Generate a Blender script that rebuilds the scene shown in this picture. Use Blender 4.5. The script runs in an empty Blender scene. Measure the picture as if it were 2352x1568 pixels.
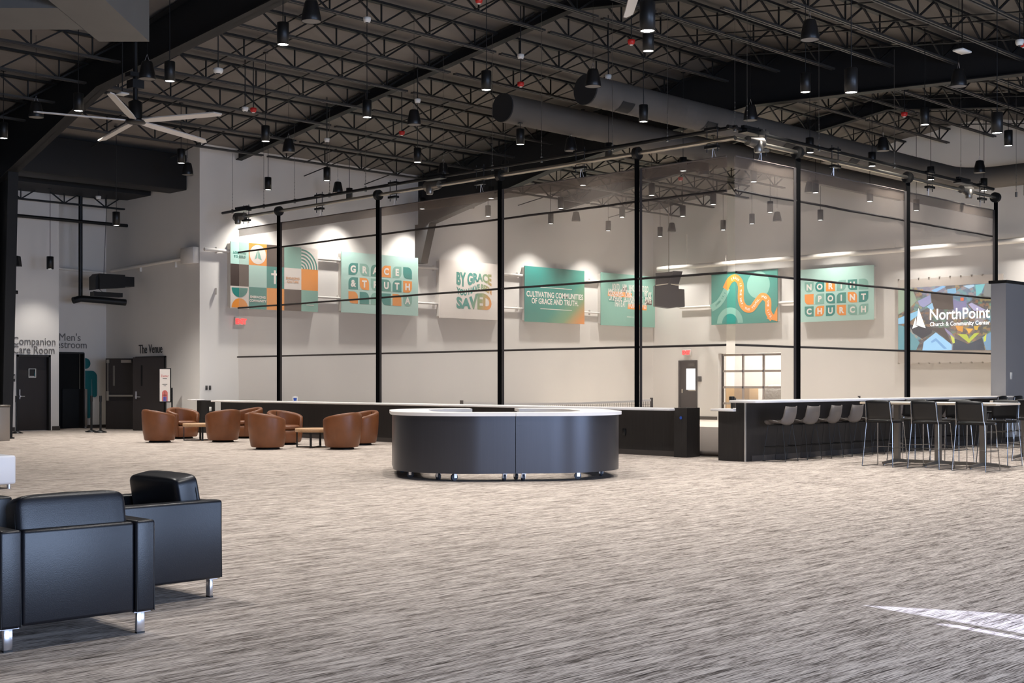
import bpy, bmesh, math, random
from mathutils import Vector, Matrix
random.seed(7)
S = bpy.context.scene
COL = S.collection
PI = math.pi
R2 = math.sqrt(2)

# ------------------------------------------------------------------ camera, light, exposure
F = 2985.0; CX = 1176.0; HY = 878.0; EYE = 1.4
W, H = 2352.0, 1568.0
cam_d = bpy.data.cameras.new('camera')
cam = bpy.data.objects.new('camera', cam_d); COL.objects.link(cam)
cam.location = (0, 0, EYE)
cam.rotation_euler = (PI / 2, 0, -PI / 4)
cam_d.sensor_width = 36.0
cam_d.lens = 36.0 * F / W
cam_d.shift_y = (HY - H / 2) / W
cam_d.clip_end = 300
S.camera = cam
S.view_settings.view_transform = 'Standard'
S.view_settings.look = 'None'
S.view_settings.gamma = 1
S.view_settings.use_curve_mapping = False
S.view_settings.exposure = 0.95
S.cycles.use_denoising = True
S.cycles.max_bounces = 8
S.cycles.diffuse_bounces = 4
S.cycles.transparent_max_bounces = 16
S.cycles.sample_clamp_indirect = 6

wd = bpy.data.worlds.new('world'); S.world = wd
wd.use_nodes = True
wd.node_tree.nodes['Background'].inputs[0].default_value = (0.55, 0.68, 1.0, 1)
wd.node_tree.nodes['Background'].inputs[1].default_value = 0.6

PENDANT_W = 385.0
WASH_W = 420.0
DAY = (0.52, 0.68, 1.0)


def area(name, loc, target, sx, sy, power, color, spread=180):
    d = bpy.data.lights.new(name, 'AREA'); d.shape = 'RECTANGLE'; d.size = sx; d.size_y = sy
    d.energy = power; d.color = color; d.spread = math.radians(spread)
    o = bpy.data.objects.new(name, d); COL.objects.link(o)
    o.location = loc
    o.rotation_euler = (Vector(target) - Vector(loc)).to_track_quat('-Z', 'Y').to_euler()
    return o


# daylight from area lamps, set before assumed, unseen glazing in the front wall (behind the camera)
area('assumed_daylight', (5.5, -5.6, 2.0), (5.5, 5, 1.5), 9.0, 3.4, 740, DAY)
area('assumed_daylight', (19.0, -5.6, 2.0), (19.0, 5, 1.5), 7.0, 3.4, 620, DAY)


def added_patch_lamp(ax, ay, l1, l2, power):
    """added narrow-beam lamp inside the room, throwing a sun patch on the carpet with its far corner at (ax, ay)"""
    a1, a2, el, ah = math.radians(-65), math.radians(-100), math.radians(18.4), math.radians(97.5)
    d = Vector((math.cos(ah) * math.cos(el), math.sin(ah) * math.cos(el), -math.sin(el)))
    e1 = Vector((math.cos(a1), math.sin(a1), 0)) * l1; e2 = Vector((math.cos(a2), math.sin(a2), 0)) * l2
    c = Vector((ax, ay, 0)) + (e1 + e2) / 2
    p1 = e1 - d * e1.dot(d); p2 = e2 - d * e2.dot(d)
    x = p1.normalized(); z = -d; y = z.cross(x)
    L = bpy.data.lights.new('added_patch_lamp', 'AREA'); L.shape = 'RECTANGLE'; L.size = p1.length; L.size_y = p2.length  # area lamp added in the room, shaped to throw the bright carpet patch
    L.energy = power; L.color = (0.62, 0.70, 1.0); L.spread = math.radians(0.25)
    o = bpy.data.objects.new('added_patch_lamp', L); COL.objects.link(o)
    o.matrix_world = Matrix.Translation(c - d * 7.0) @ Matrix((x, y, z)).transposed().to_4x4()


added_patch_lamp(7.34, 4.22, 2.4, 2.4, 9)
added_patch_lamp(7.07, 3.62, 0.13, 1.6, 0.4)


# ------------------------------------------------------------------ helpers
def lin(c):
    c = c / 255.0
    return c / 12.92 if c <= 0.04045 else ((c + 0.055) / 1.055) ** 2.4


def rgb(r, g, b):
    return (lin(r), lin(g), lin(b), 1)


def P(px, py, z):
    """point at height z seen at a pixel"""
    D = (z - EYE) * F / (HY - py); r = (px - CX) / F
    return Vector((D * (1 + r) / R2, D * (1 - r) / R2, z))


def onY(px, py, Y):
    r = (px - CX) / F; D = Y * R2 / (1 - r)
    return D * (1 + r) / R2, EYE + (HY - py) * D / F


def onX(px, py, X):
    r = (px - CX) / F; D = X * R2 / (1 + r)
    return D * (1 - r) / R2, EYE + (HY - py) * D / F


def atD(px, py, D):
    r = (px - CX) / F
    return Vector((D * (1 + r) / R2, D * (1 - r) / R2, EYE + (HY - py) * D / F))


def deck(y):
    return 8.12 + 0.13 * (32 - max(y, 19.0)) - 0.13 * max(0.0, 19.0 - y)


_mats = {}


def mat(name, col=None, rough=0.6, metal=0.0, emit=None, estr=1.0, noise=None, bump=None, spec=0.5):
    """noise = (scale xyz, dark factor); bump = (scale, strength, distance)"""
    m = bpy.data.materials.new(name); m.use_nodes = True
    nt = m.node_tree; b = nt.nodes['Principled BSDF']
    b.inputs['Base Color'].default_value = col or (0.8, 0.8, 0.8, 1)
    b.inputs['Roughness'].default_value = rough
    b.inputs['Metallic'].default_value = metal
    b.inputs['Specular IOR Level'].default_value = spec
    if emit:
        b.inputs['Emission Color'].default_value = emit
        b.inputs['Emission Strength'].default_value = estr
    if noise or bump:
        tc = nt.nodes.new('ShaderNodeTexCoord')
    if noise:
        sc, k = noise
        mp = nt.nodes.new('ShaderNodeMapping'); mp.inputs['Scale'].default_value = sc
        nt.links.new(tc.outputs['Object'], mp.inputs[0])
        n = nt.nodes.new('ShaderNodeTexNoise'); n.inputs['Scale'].default_value = 1; n.inputs['Detail'].default_value = 4
        nt.links.new(mp.outputs[0], n.inputs[0])
        mr = nt.nodes.new('ShaderNodeMapRange')
        mr.inputs[1].default_value = 0.3; mr.inputs[2].default_value = 0.7
        nt.links.new(n.outputs[0], mr.inputs[0])
        mx = nt.nodes.new('ShaderNodeMix'); mx.data_type = 'RGBA'
        mx.inputs[6].default_value = (col[0] * k, col[1] * k, col[2] * k, 1); mx.inputs[7].default_value = col
        nt.links.new(mr.outputs[0], mx.inputs[0])
        nt.links.new(mx.outputs[2], b.inputs['Base Color'])
    if bump:
        sc, st, di = bump
        n2 = nt.nodes.new('ShaderNodeTexNoise'); n2.inputs['Scale'].default_value = sc; n2.inputs['Detail'].default_value = 3
        nt.links.new(tc.outputs['Object'], n2.inputs[0])
        bp = nt.nodes.new('ShaderNodeBump'); bp.inputs['Strength'].default_value = st; bp.inputs['Distance'].default_value = di
        nt.links.new(n2.outputs[0], bp.inputs['Height'])
        nt.links.new(bp.outputs[0], b.inputs['Normal'])
    _mats[name] = m
    return m


def ramp(nt, fac, stops):
    r = nt.nodes.new('ShaderNodeValToRGB')
    e = r.color_ramp.elements
    while len(e) < len(stops): e.new(0.5)
    for i, (p, c) in enumerate(stops):
        e[i].position = p; e[i].color = c
    nt.links.new(fac, r.inputs[0])
    return r


def carpet_mat():
    m = bpy.data.materials.new('streaked_carpet'); m.use_nodes = True
    nt = m.node_tree; b = nt.nodes['Principled BSDF']; b.inputs['Roughness'].default_value = 0.95
    b.inputs['Specular IOR Level'].default_value = 0.1
    tc = nt.nodes.new('ShaderNodeTexCoord')

    def ns(sc, det, off=0.0):
        mp = nt.nodes.new('ShaderNodeMapping'); mp.inputs['Scale'].default_value = sc
        mp.inputs['Location'].default_value = (off, off * 1.7, 0)
        nt.links.new(tc.outputs['Object'], mp.inputs[0])
        n = nt.nodes.new('ShaderNodeTexNoise'); n.inputs['Scale'].default_value = 1
        n.inputs['Detail'].default_value = det; n.inputs['Roughness'].default_value = 0.62
        nt.links.new(mp.outputs[0], n.inputs[0]); return n.outputs[0]

    def math_(op, a, c):
        k = nt.nodes.new('ShaderNodeMath'); k.operation = op
        for i, v in enumerate((a, c)):
            if isinstance(v, (int, float)): k.inputs[i].default_value = v
            else: nt.links.new(v, k.inputs[i])
        return k.outputs[0]
    a = ns((3.6, 105, 1), 3.0)
    c = ns((1.1, 17, 1), 3.0, 3.1)
    d = ns((14, 300, 1), 1.0, 9.7)
    s = math_('ADD', math_('MULTIPLY', a, 0.50), math_('ADD', math_('MULTIPLY', c, 0.22), math_('MULTIPLY', d, 0.28)))
    r = ramp(nt, s, [(0.39, rgb(46, 41, 38)), (0.455, rgb(122, 111, 102)), (0.50, rgb(186, 173, 162)), (0.56, rgb(228, 216, 205))])
    nt.links.new(r.outputs[0], b.inputs['Base Color'])
    bp = nt.nodes.new('ShaderNodeBump'); bp.inputs['Strength'].default_value = 0.35; bp.inputs['Distance'].default_value = 0.006
    nt.links.new(s, bp.inputs['Height']); nt.links.new(bp.outputs[0], b.inputs['Normal'])
    return m


def gradient_mat(name, stops, axis_scale, rough=0.8):
    """printed colour blend across a sheet (its own ink), object coordinates"""
    m = bpy.data.materials.new(name); m.use_nodes = True
    nt = m.node_tree; b = nt.nodes['Principled BSDF']; b.inputs['Roughness'].default_value = rough
    tc = nt.nodes.new('ShaderNodeTexCoord')
    mp = nt.nodes.new('ShaderNodeMapping')
    mp.inputs['Location'].default_value = axis_scale[1]
    mp.inputs['Rotation'].default_value = axis_scale[2]
    mp.inputs['Scale'].default_value = axis_scale[0]
    nt.links.new(tc.outputs['Object'], mp.inputs[0])
    g = nt.nodes.new('ShaderNodeTexGradient'); nt.links.new(mp.outputs[0], g.inputs[0])
    r = ramp(nt, g.outputs[0], stops)
    nt.links.new(r.outputs[0], b.inputs['Base Color'])
    return m


def net_mat(name='sheer_mesh', colour=rgb(176, 164, 155), cover=0.34):
    m = bpy.data.materials.new(name); m.use_nodes = True
    nt = m.node_tree; nt.nodes.remove(nt.nodes['Principled BSDF']); out = nt.nodes['Material Output']
    tr = nt.nodes.new('ShaderNodeBsdfTransparent')
    di = nt.nodes.new('ShaderNodeBsdfDiffuse'); di.inputs[0].default_value = colour
    tl = nt.nodes.new('ShaderNodeBsdfTranslucent'); tl.inputs[0].default_value = colour
    m1 = nt.nodes.new('ShaderNodeMixShader'); m1.inputs[0].default_value = 0.5
    nt.links.new(di.outputs[0], m1.inputs[1]); nt.links.new(tl.outputs[0], m1.inputs[2])
    m2 = nt.nodes.new('ShaderNodeMixShader'); m2.inputs[0].default_value = cover
    nt.links.new(tr.outputs[0], m2.inputs[1]); nt.links.new(m1.outputs[0], m2.inputs[2])
    nt.links.new(m2.outputs[0], out.inputs[0])
    return m


def glass_mat():
    m = bpy.data.materials.new('clear_glass'); m.use_nodes = True
    nt = m.node_tree; nt.nodes.remove(nt.nodes['Principled BSDF']); out = nt.nodes['Material Output']
    tr = nt.nodes.new('ShaderNodeBsdfTransparent')
    gl = nt.nodes.new('ShaderNodeBsdfGlossy'); gl.inputs['Roughness'].default_value = 0.05
    m2 = nt.nodes.new('ShaderNodeMixShader'); m2.inputs[0].default_value = 0.08
    nt.links.new(tr.outputs[0], m2.inputs[1]); nt.links.new(gl.outputs[0], m2.inputs[2])
    nt.links.new(m2.outputs[0], out.inputs[0])
    return m


def screen_mat():
    """projected aerial view of city blocks: patchwork of roofs and lit streets"""
    m = bpy.data.materials.new('projected_city'); m.use_nodes = True
    nt = m.node_tree; b = nt.nodes['Principled BSDF']; b.inputs['Base Color'].default_value = (0.1, 0.1, 0.1, 1)
    b.inputs['Roughness'].default_value = 0.8
    tc = nt.nodes.new('ShaderNodeTexCoord')
    mp = nt.nodes.new('ShaderNodeMapping'); mp.inputs['Rotation'].default_value = (0.6, 0, 0); mp.inputs['Scale'].default_value = (1, 1.1, 1.5)
    nt.links.new(tc.outputs['Object'], mp.inputs[0])
    v = nt.nodes.new('ShaderNodeTexVoronoi'); v.distance = 'CHEBYCHEV'; v.inputs['Scale'].default_value = 1.25
    nt.links.new(mp.outputs[0], v.inputs[0])
    sp = nt.nodes.new('ShaderNodeSeparateColor'); nt.links.new(v.outputs['Color'], sp.inputs[0])
    r = ramp(nt, sp.outputs[0], [(0.0, rgb(40, 42, 58)), (0.2, rgb(92, 142, 176)), (0.34, rgb(70, 66, 72)), (0.45, rgb(128, 182, 206)),
                                 (0.55, rgb(60, 74, 70)), (0.66, rgb(142, 138, 172)), (0.78, rgb(82, 128, 134)), (0.9, rgb(104, 86, 74))])
    r.color_ramp.interpolation = 'CONSTANT'
    v2 = nt.nodes.new('ShaderNodeTexVoronoi'); v2.distance = 'MANHATTAN'; v2.inputs['Scale'].default_value = 9
    nt.links.new(mp.outputs[0], v2.inputs[0])
    sp2 = nt.nodes.new('ShaderNodeSeparateColor'); nt.links.new(v2.outputs['Color'], sp2.inputs[0])
    r2 = ramp(nt, sp2.outputs[0], [(0.0, rgb(26, 26, 36)), (0.5, rgb(92, 96, 110)), (0.72, rgb(196, 130, 62)), (0.86, rgb(92, 170, 130)), (0.93, rgb(214, 176, 70))])
    r2.color_ramp.interpolation = 'CONSTANT'
    mx = nt.nodes.new('ShaderNodeMix'); mx.data_type = 'RGBA'; mx.inputs[0].default_value = 0.4
    nt.links.new(r.outputs[0], mx.inputs[6]); nt.links.new(r2.outputs[0], mx.inputs[7])
    nt.links.new(mx.outputs[2], b.inputs['Emission Color']); b.inputs['Emission Strength'].default_value = 0.6
    return m


class MB:
    """collects shapes, then links them as one mesh object"""

    def __init__(s):
        s.v = []; s.f = []; s.m = []; s.sm = []; s.T = Matrix.Identity(4)

    def add(s, verts, faces, mi=0, smooth=False):
        o = len(s.v)
        s.v += [s.T @ Vector(p) for p in verts]
        for f in faces:
            s.f.append([i + o for i in f]); s.m.append(mi); s.sm.append(smooth)
        return s

    def box(s, x0, x1, y0, y1, z0, z1, mi=0):
        vs = [(x, y, z) for z in (z0, z1) for y in (y0, y1) for x in (x0, x1)]
        return s.add(vs, [(0, 2, 3, 1), (4, 5, 7, 6), (0, 1, 5, 4), (2, 6, 7, 3), (0, 4, 6, 2), (1, 3, 7, 5)], mi)

    def bm(s, b, mi=0, smooth=False, M=None):
        b.verts.index_update()
        vs = [(M @ v.co if M else v.co.copy()) for v in b.verts]
        s.add(vs, [[v.index for v in f.verts] for f in b.faces], mi, smooth); b.free(); return s

    def rbox(s, x0, x1, y0, y1, z0, z1, r=0.02, seg=3, mi=0, smooth=True):
        b = bmesh.new(); bmesh.ops.create_cube(b, size=1)
        for v in b.verts:
            v.co = Vector(((x0 + x1) / 2 + v.co.x * (x1 - x0), (y0 + y1) / 2 + v.co.y * (y1 - y0), (z0 + z1) / 2 + v.co.z * (z1 - z0)))
        bmesh.ops.bevel(b, geom=b.edges[:] + b.verts[:], offset=r, segments=seg, profile=0.5, affect='EDGES', clamp_overlap=True)
        return s.bm(b, mi, smooth)

    def bar(s, p, q, w, h=None, mi=0, up=(0, 0, 1)):
        """rectangular bar from p to q"""
        h = h or w; p = Vector(p); q = Vector(q); d = (q - p).normalized(); u = Vector(up)
        if abs(d.dot(u)) > 0.99: u = Vector((1, 0, 0))
        a = d.cross(u).normalized() * (w / 2); c = a.cross(d).normalized() * (h / 2)
        vs = [p - a - c, p + a - c, p + a + c, p - a + c, q - a - c, q + a - c, q + a + c, q - a + c]
        return s.add(vs, [(0, 3, 2, 1), (4, 5, 6, 7), (0, 1, 5, 4), (1, 2, 6, 5), (2, 3, 7, 6), (3, 0, 4, 7)], mi)

    def tube(s, pts, r, n=8, mi=0, caps=True, closed=False):
        pts = [Vector(p) for p in pts]; k = len(pts); vs = []; fs = []
        prev = None
        for i, p in enumerate(pts):
            if closed: d = (pts[(i + 1) % k] - pts[i - 1]).normalized()
            else: d = ((pts[min(i + 1, k - 1)] - p).normalized() + (p - pts[max(i - 1, 0)]).normalized()).normalized()
            if prev is None:
                u = Vector((0, 0, 1)) if abs(d.z) < 0.9 else Vector((1, 0, 0)); a = d.cross(u).normalized()
            else:
                a = (prev - d * prev.dot(d)).normalized()
            prev = a; c = d.cross(a)
            rr = r[i] if isinstance(r, (list, tuple)) else r
            vs += [p + (a * math.cos(t) + c * math.sin(t)) * rr for t in [2 * PI * j / n for j in range(n)]]
        for i in range(k if closed else k - 1):
            i2 = (i + 1) % k
            fs += [(i * n + j, i * n + (j + 1) % n, i2 * n + (j + 1) % n, i2 * n + j) for j in range(n)]
        s.add(vs, fs, mi, n > 6)
        if caps and not closed:
            s.add(vs[:n], [list(range(n))[::-1]], mi); s.add(vs[-n:], [list(range(n))], mi)
        return s

    def lathe(s, prof, c=(0, 0, 0), n=24, mi=0, smooth=True, capb=True, capt=True):
        vs = []; fs = []; c = Vector(c)
        for r, z in prof:
            vs += [c + Vector((r * math.cos(2 * PI * j / n), r * math.sin(2 * PI * j / n), z)) for j in range(n)]
        for i in range(len(prof) - 1):
            fs += [(i * n + j, i * n + (j + 1) % n, (i + 1) * n + (j + 1) % n, (i + 1) * n + j) for j in range(n)]
        s.add(vs, fs, mi, smooth)
        if capb: s.add(vs[:n], [list(range(n))[::-1]], mi)
        if capt: s.add(vs[-n:], [list(range(n))], mi)
        return s

    def prism(s, poly, w0, w1, mi=0, fr=None):
        """polygon (u,v) pushed from w0 to w1; fr maps (u,v,w) to a point"""
        fr = fr or (lambda u, v, w: (u, v, w)); n = len(poly)
        vs = [fr(u, v, w0) for u, v in poly] + [fr(u, v, w1) for u, v in poly]
        fs = [list(range(n))[::-1], [n + i for i in range(n)]] + [(i, (i + 1) % n, n + (i + 1) % n, n + i) for i in range(n)]
        return s.add(vs, fs, mi)

    def ico(s, c, r, mi=0, sub=2, sc=(1, 1, 1)):
        b = bmesh.new(); bmesh.ops.create_icosphere(b, subdivisions=sub, radius=r)
        for v in b.verts: v.co = Vector((v.co.x * sc[0], v.co.y * sc[1], v.co.z * sc[2])) + Vector(c)
        return s.bm(b, mi, True)

    def cushion(s, c, half, e=0.28, mi=0, n=14, tilt=None, puff=0.0):
        """soft pillow block"""
        def pw(x, p): return math.copysign(abs(x) ** p, x)
        vs = []; fs = []; M = tilt or Matrix.Identity(4); c = Vector(c)
        N = n * 2
        for i in range(n + 1):
            a = -PI / 2 + PI * i / n
            for j in range(N):
                t = 2 * PI * j / N
                x = pw(math.cos(a), e) * pw(math.cos(t), e); y = pw(math.cos(a), e) * pw(math.sin(t), e); z = pw(math.sin(a), e)
                z *= 1 + puff * (1 - x * x) * (1 - y * y)
                y *= 1 + puff * (1 - x * x) * (1 - z * z * .5)
                vs.append(c + (M @ Vector((x * half[0], y * half[1], z * half[2]))))
        for i in range(n):
            fs += [(i * N + j, i * N + (j + 1) % N, (i + 1) * N + (j + 1) % N, (i + 1) * N + j) for j in range(N)]
        return s.add(vs, fs, mi, True)

    def text(s, body, size, fr, u=0.0, v=0.0, w=0.0, mi=0, depth=0.0, bold=0.0, sx=1.0, warp=None, align='CENTER', space=1.0):
        cu = bpy.data.curves.new('tmp', 'FONT'); cu.body = body; cu.size = size; cu.align_x = align; cu.offset = bold
        cu.resolution_u = 3; cu.space_character = space
        ob = bpy.data.objects.new('tmp', cu); me = ob.to_mesh()
        vs = [vv.co.copy() for vv in me.vertices]; fs = [list(p.vertices) for p in me.polygons]
        ob.to_mesh_clear(); bpy.data.objects.remove(ob); bpy.data.curves.remove(cu)
        if not vs: return s
        pts = []
        for p in vs:
            x, y = p.x * sx, p.y
            if warp: x, y = warp(x, y)
            pts.append((u + x, v + y))
        if depth:
            n = len(pts)
            e = {}
            for f in fs:
                for i in range(len(f)):
                    k = (f[i], f[(i + 1) % len(f)]); e[k] = 1
            side = [(a, b, b + n, a + n) for (a, b) in e if (b, a) not in e]
            s.add([fr(a, b, w) for a, b in pts] + [fr(a, b, w + depth) for a, b in pts], [[i + n for i in f] for f in fs] + side, mi)
        else:
            s.add([fr(a, b, w) for a, b in pts], fs, mi)
        return s

    def build(s, name, mats, parent=None, world=False):
        if not isinstance(mats, (list, tuple)): mats = [mats]
        vs = s.v
        if parent is not None and world:
            I = (Matrix.Translation(parent.location) @ Matrix.Rotation(parent.rotation_euler.z, 4, 'Z')).inverted()
            vs = [I @ p for p in vs]
        me = bpy.data.meshes.new(name)
        me.from_pydata([tuple(p) for p in vs], [], s.f)
        for k in mats: me.materials.append(k)
        me.polygons.foreach_set('material_index', s.m)
        me.polygons.foreach_set('use_smooth', s.sm)
        me.update()
        b = bmesh.new(); b.from_mesh(me); bmesh.ops.recalc_face_normals(b, faces=b.faces[:]); b.to_mesh(me); b.free()
        o = bpy.data.objects.new(name, me); COL.objects.link(o)
        if parent is not None: o.parent = parent
        return o


def tag(o, label=None, cat=None, group=None, kind=None):
    if label: o['label'] = label
    if cat: o['category'] = cat
    if group: o['group'] = group
    if kind: o['kind'] = kind
    return o


def thing(name, label, cat, loc=(0, 0, 0), rz=0.0, group=None):
    o = bpy.data.objects.new(name, None); COL.objects.link(o)
    o.location = loc; o.rotation_euler = (0, 0, rz); o.empty_display_size = 0.2
    return tag(o, label, cat, group)


def dup(root, loc, rz=0.0, label=None, group=None):
    r = root.copy(); COL.objects.link(r); r.location = loc; r.rotation_euler = (0, 0, rz)
    if label: r['label'] = label
    if group: r['group'] = group
    for ch in list(root.children):
        c = ch.copy(); COL.objects.link(c); c.parent = r
        for g in list(ch.children):
            d = g.copy(); COL.objects.link(d); d.parent = c
    return r


def struct(name, mb, m):
    return tag(mb.build(name, m), kind='structure')


ORD = ['', 'first', 'second', 'third', 'fourth', 'fifth', 'sixth', 'seventh', 'eighth', 'ninth', 'tenth', 'eleventh', 'twelfth', 'thirteenth', 'fourteenth', 'fifteenth', 'sixteenth']

# ------------------------------------------------------------------ materials
M_carpet = carpet_mat()
M_white = mat('painted_wall', rgb(227, 222, 215), 0.85, noise=((0.9, 0.9, 0.12), 0.95))
M_deck = mat('roof_lining', rgb(116, 110, 104), 0.8, noise=((0.6, 2.0, 1), 0.86))
M_steel = mat('black_steel', rgb(24, 24, 23), 0.55, spec=0.4)
M_chord = mat('bounce_lit_steel', rgb(52, 50, 47), 0.5)  # black steel made lighter, bounce light on the lower chords put into the colour
M_black = mat('black_metal', rgb(12, 12, 12), 0.45)
M_matte = mat('matte_black', rgb(20, 20, 21), 0.8, spec=0.2)
M_darkgrey = mat('dark_beam_paint', rgb(26, 26, 27), 0.6, spec=0.3)
M_duct = mat('fabric_duct', rgb(100, 94, 87), 0.75)
M_ductend = mat('duct_end', rgb(30, 30, 31), 0.7)
M_boxduct = mat('grey_duct_lining', rgb(104, 102, 98), 0.7, noise=((1.5, 1.5, 1.5), 0.9))
M_lens = mat('lamp_lens', (1, 1, 1, 1), 0.5, emit=(1.0, 0.96, 0.9, 1), estr=9.0)
M_grille = mat('speaker_grille', rgb(120, 116, 112), 0.7)
M_chrome = mat('chrome', rgb(225, 226, 232), 0.3, 1.0)
M_chain = mat('chain_steel', rgb(120, 116, 110), 0.4, 0.8)
M_wire = mat('wire_chrome', rgb(150, 150, 150), 0.22, 1.0)
M_tube = mat('galvanised_tube', rgb(190, 184, 172), 0.32, 1.0)
M_leather = mat('black_leather', rgb(14, 16, 23), 0.36, bump=(240, 0.18, 0.003))  # black hide, with the blue of the daylight put into its colour
M_seam = mat('leather_piping', rgb(7, 7, 8), 0.5)
M_tan = mat('tan_leather', rgb(126, 76, 44), 0.40, noise=((5, 5, 5), 0.82), bump=(160, 0.12, 0.003))
M_oak = mat('light_oak', rgb(208, 168, 128), 0.5, noise=((2, 30, 30), 0.85))
M_counter = mat('white_solid_surface', rgb(236, 231, 226), 0.6, spec=0.2)
M_lam = mat('dark_wood_laminate', rgb(38, 34, 32), 0.5, noise=((30, 30, 2.0), 0.62))
M_kiosk = mat('charcoal_metal_laminate', rgb(70, 70, 75), 0.34, 0.6, noise=((60, 60, 1.5), 0.93))
M_gap = mat('interior_shade', rgb(10, 10, 10), 0.9)  # near-black stands for the shade inside the unlit rooms
M_greywall = mat('grey_wall_paint', rgb(160, 157, 155), 0.8)
M_door = mat('dark_door', rgb(38, 31, 29), 0.5, noise=((14, 14, 1.2), 0.86))
M_frame = mat('door_frame_paint', rgb(28, 26, 25), 0.5)
M_base = mat('baseboard_vinyl', rgb(62, 56, 52), 0.6)
M_stool = mat('grey_bucket_shell', rgb(104, 97, 92), 0.5)
M_plastic = mat('black_plastic', rgb(19, 18, 18), 0.4)
M_tablemetal = mat('table_base_metal', rgb(132, 127, 120), 0.35, 0.85)
M_tabletop = mat('white_table_top', rgb(228, 224, 218), 0.4)
M_edge = mat('tan_edge_band', rgb(206, 188, 164), 0.5)
M_teal = mat('deep_teal', rgb(38, 136, 126), 0.85)
M_teal2 = mat('mid_teal', rgb(66, 140, 126), 0.85)
M_sage = mat('sage_green', rgb(128, 178, 162), 0.85)
M_mint = mat('pale_mint', rgb(176, 212, 200), 0.85)
M_orange = mat('banner_orange', rgb(238, 148, 56), 0.85)
M_brown = mat('banner_brown', rgb(68, 54, 48), 0.85)
M_cream = mat('banner_cream', rgb(228, 218, 208), 0.85)
M_ltext = mat('cream_print', rgb(236, 230, 220), 0.85)
M_tanprint = mat('tan_print', rgb(216, 160, 110), 0.85)
M_frost = mat('banner_edge_white', rgb(215, 210, 202), 0.85)
M_net = net_mat()
M_pocket = net_mat('doubled_mesh', rgb(132, 120, 110), 0.42)
M_hem = mat('net_hem', rgb(96, 88, 82), 0.8)
M_strap = mat('black_strap', rgb(6, 6, 6), 0.9, spec=0.08)
M_band = mat('net_band', rgb(46, 40, 37), 0.8)
M_glass = glass_mat()
M_screen = screen_mat()
M_scrtext = mat('projected_white', (1, 1, 1, 1), 0.8, emit=(0.95, 0.96, 1, 1), estr=0.8)
M_frost_lt = mat('screen_border', rgb(196, 186, 176), 0.8)
M_redsign = mat('exit_red', rgb(200, 40, 40), 0.5, emit=(1.0, 0.05, 0.05, 1), estr=1.1)
M_signwhite = mat('exit_housing', rgb(220, 214, 208), 0.5)
M_red = mat('red_alarm', rgb(196, 36, 30), 0.4)
M_pwhite = mat('white_plastic', rgb(224, 221, 214), 0.4)
M_fan = mat('fan_blade', rgb(206, 200, 192), 0.4)
M_gymwood = mat('light_wood_floor', rgb(208, 196, 182), 0.6, noise=((0.6, 12, 1), 0.94))
M_gymgrey = mat('grey_court_floor', rgb(96, 88, 83), 0.7, spec=0.12)
M_grey_letter = mat('grey_letters', rgb(112, 108, 104), 0.5)
M_dk_letter = mat('dark_letters', rgb(44, 42, 40), 0.5)
M_man = mat('teal_sign_figure', rgb(8, 104, 110), 0.6)
M_card = mat('cardboard', rgb(190, 156, 112), 0.8)
M_film = mat('plastic_film', rgb(178, 172, 162), 0.25, bump=(9, 0.9, 0.06))
M_bright = mat('backlit_glazing', (1, 1, 1, 1), 0.5, emit=(0.9, 0.93, 1, 1), estr=1.0)
M_whiteleather = mat('white_leatherette', rgb(230, 230, 234), 0.4)
M_bin = mat('bin_metal', rgb(158, 150, 142), 0.4, 0.5)
M_netw = mat('white_tape', rgb(230, 226, 220), 0.8)
M_rubber = mat('caster_rubber', rgb(58, 62, 72), 0.5)
M_sash = mat('sash_paint', rgb(150, 138, 128), 0.6)
M_blue = mat('blue_print', rgb(40, 80, 170), 0.6)
M_rose = mat('rose_print', rgb(204, 112, 104), 0.8)
M_violet = mat('violet_print', rgb(98, 96, 168), 0.8)
M_outlet = mat('outlet_plate', rgb(60, 58, 56), 0.5)
M_trimmetal = mat('aluminium_trim', rgb(200, 198, 194), 0.3, 0.7)
M_pipe = mat('white_pipe_paint', rgb(232, 226, 216), 0.6)

# ------------------------------------------------------------------ the room
struct('floor', MB().box(-9, 19.62, -6.2, 46, -0.2, 0).box(19.62, 41, -6.2, 13.75, -0.2, 0), M_carpet)
gf = MB().box(19.62, 33.4, 13.75, 32.2, -0.2, -0.002, 0).box(33.4, 44.5, 13.75, 32.2, -0.2, -0.002, 1)
gf.box(19.62, 19.78, 13.75, 32.0, -0.05, 0.004, 1)
struct('floor_court', gf, [M_gymgrey, M_gymwood])


def wall_y(mb, Y, t, x0, x1, z1, holes, mi=0):
    """wall in plane Y (thickness t behind), holes = (x0, x1, z0, z1) sorted by x"""
    x = x0
    for a, b, c, d in holes:
        mb.box(x, a, Y, Y + t, 0, z1, mi)
        if c > 0: mb.box(a, b, Y, Y + t, 0, c, mi)
        mb.box(a, b, Y, Y + t, d, z1, mi)
        x = b
    mb.box(x, x1, Y, Y + t, 0, z1, mi); return mb


def wall_x(mb, X, t, y0, y1, z1, holes, mi=0):
    y = y0
    for a, b, c, d in holes:
        mb.box(X, X + t, y, a, 0, z1, mi)
        if c > 0: mb.box(X, X + t, a, b, 0, c, mi)
        mb.box(X, X + t, a, b, d, z1, mi)
        y = b
    mb.box(X, X + t, y, y1, 0, z1, mi); return mb


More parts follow.
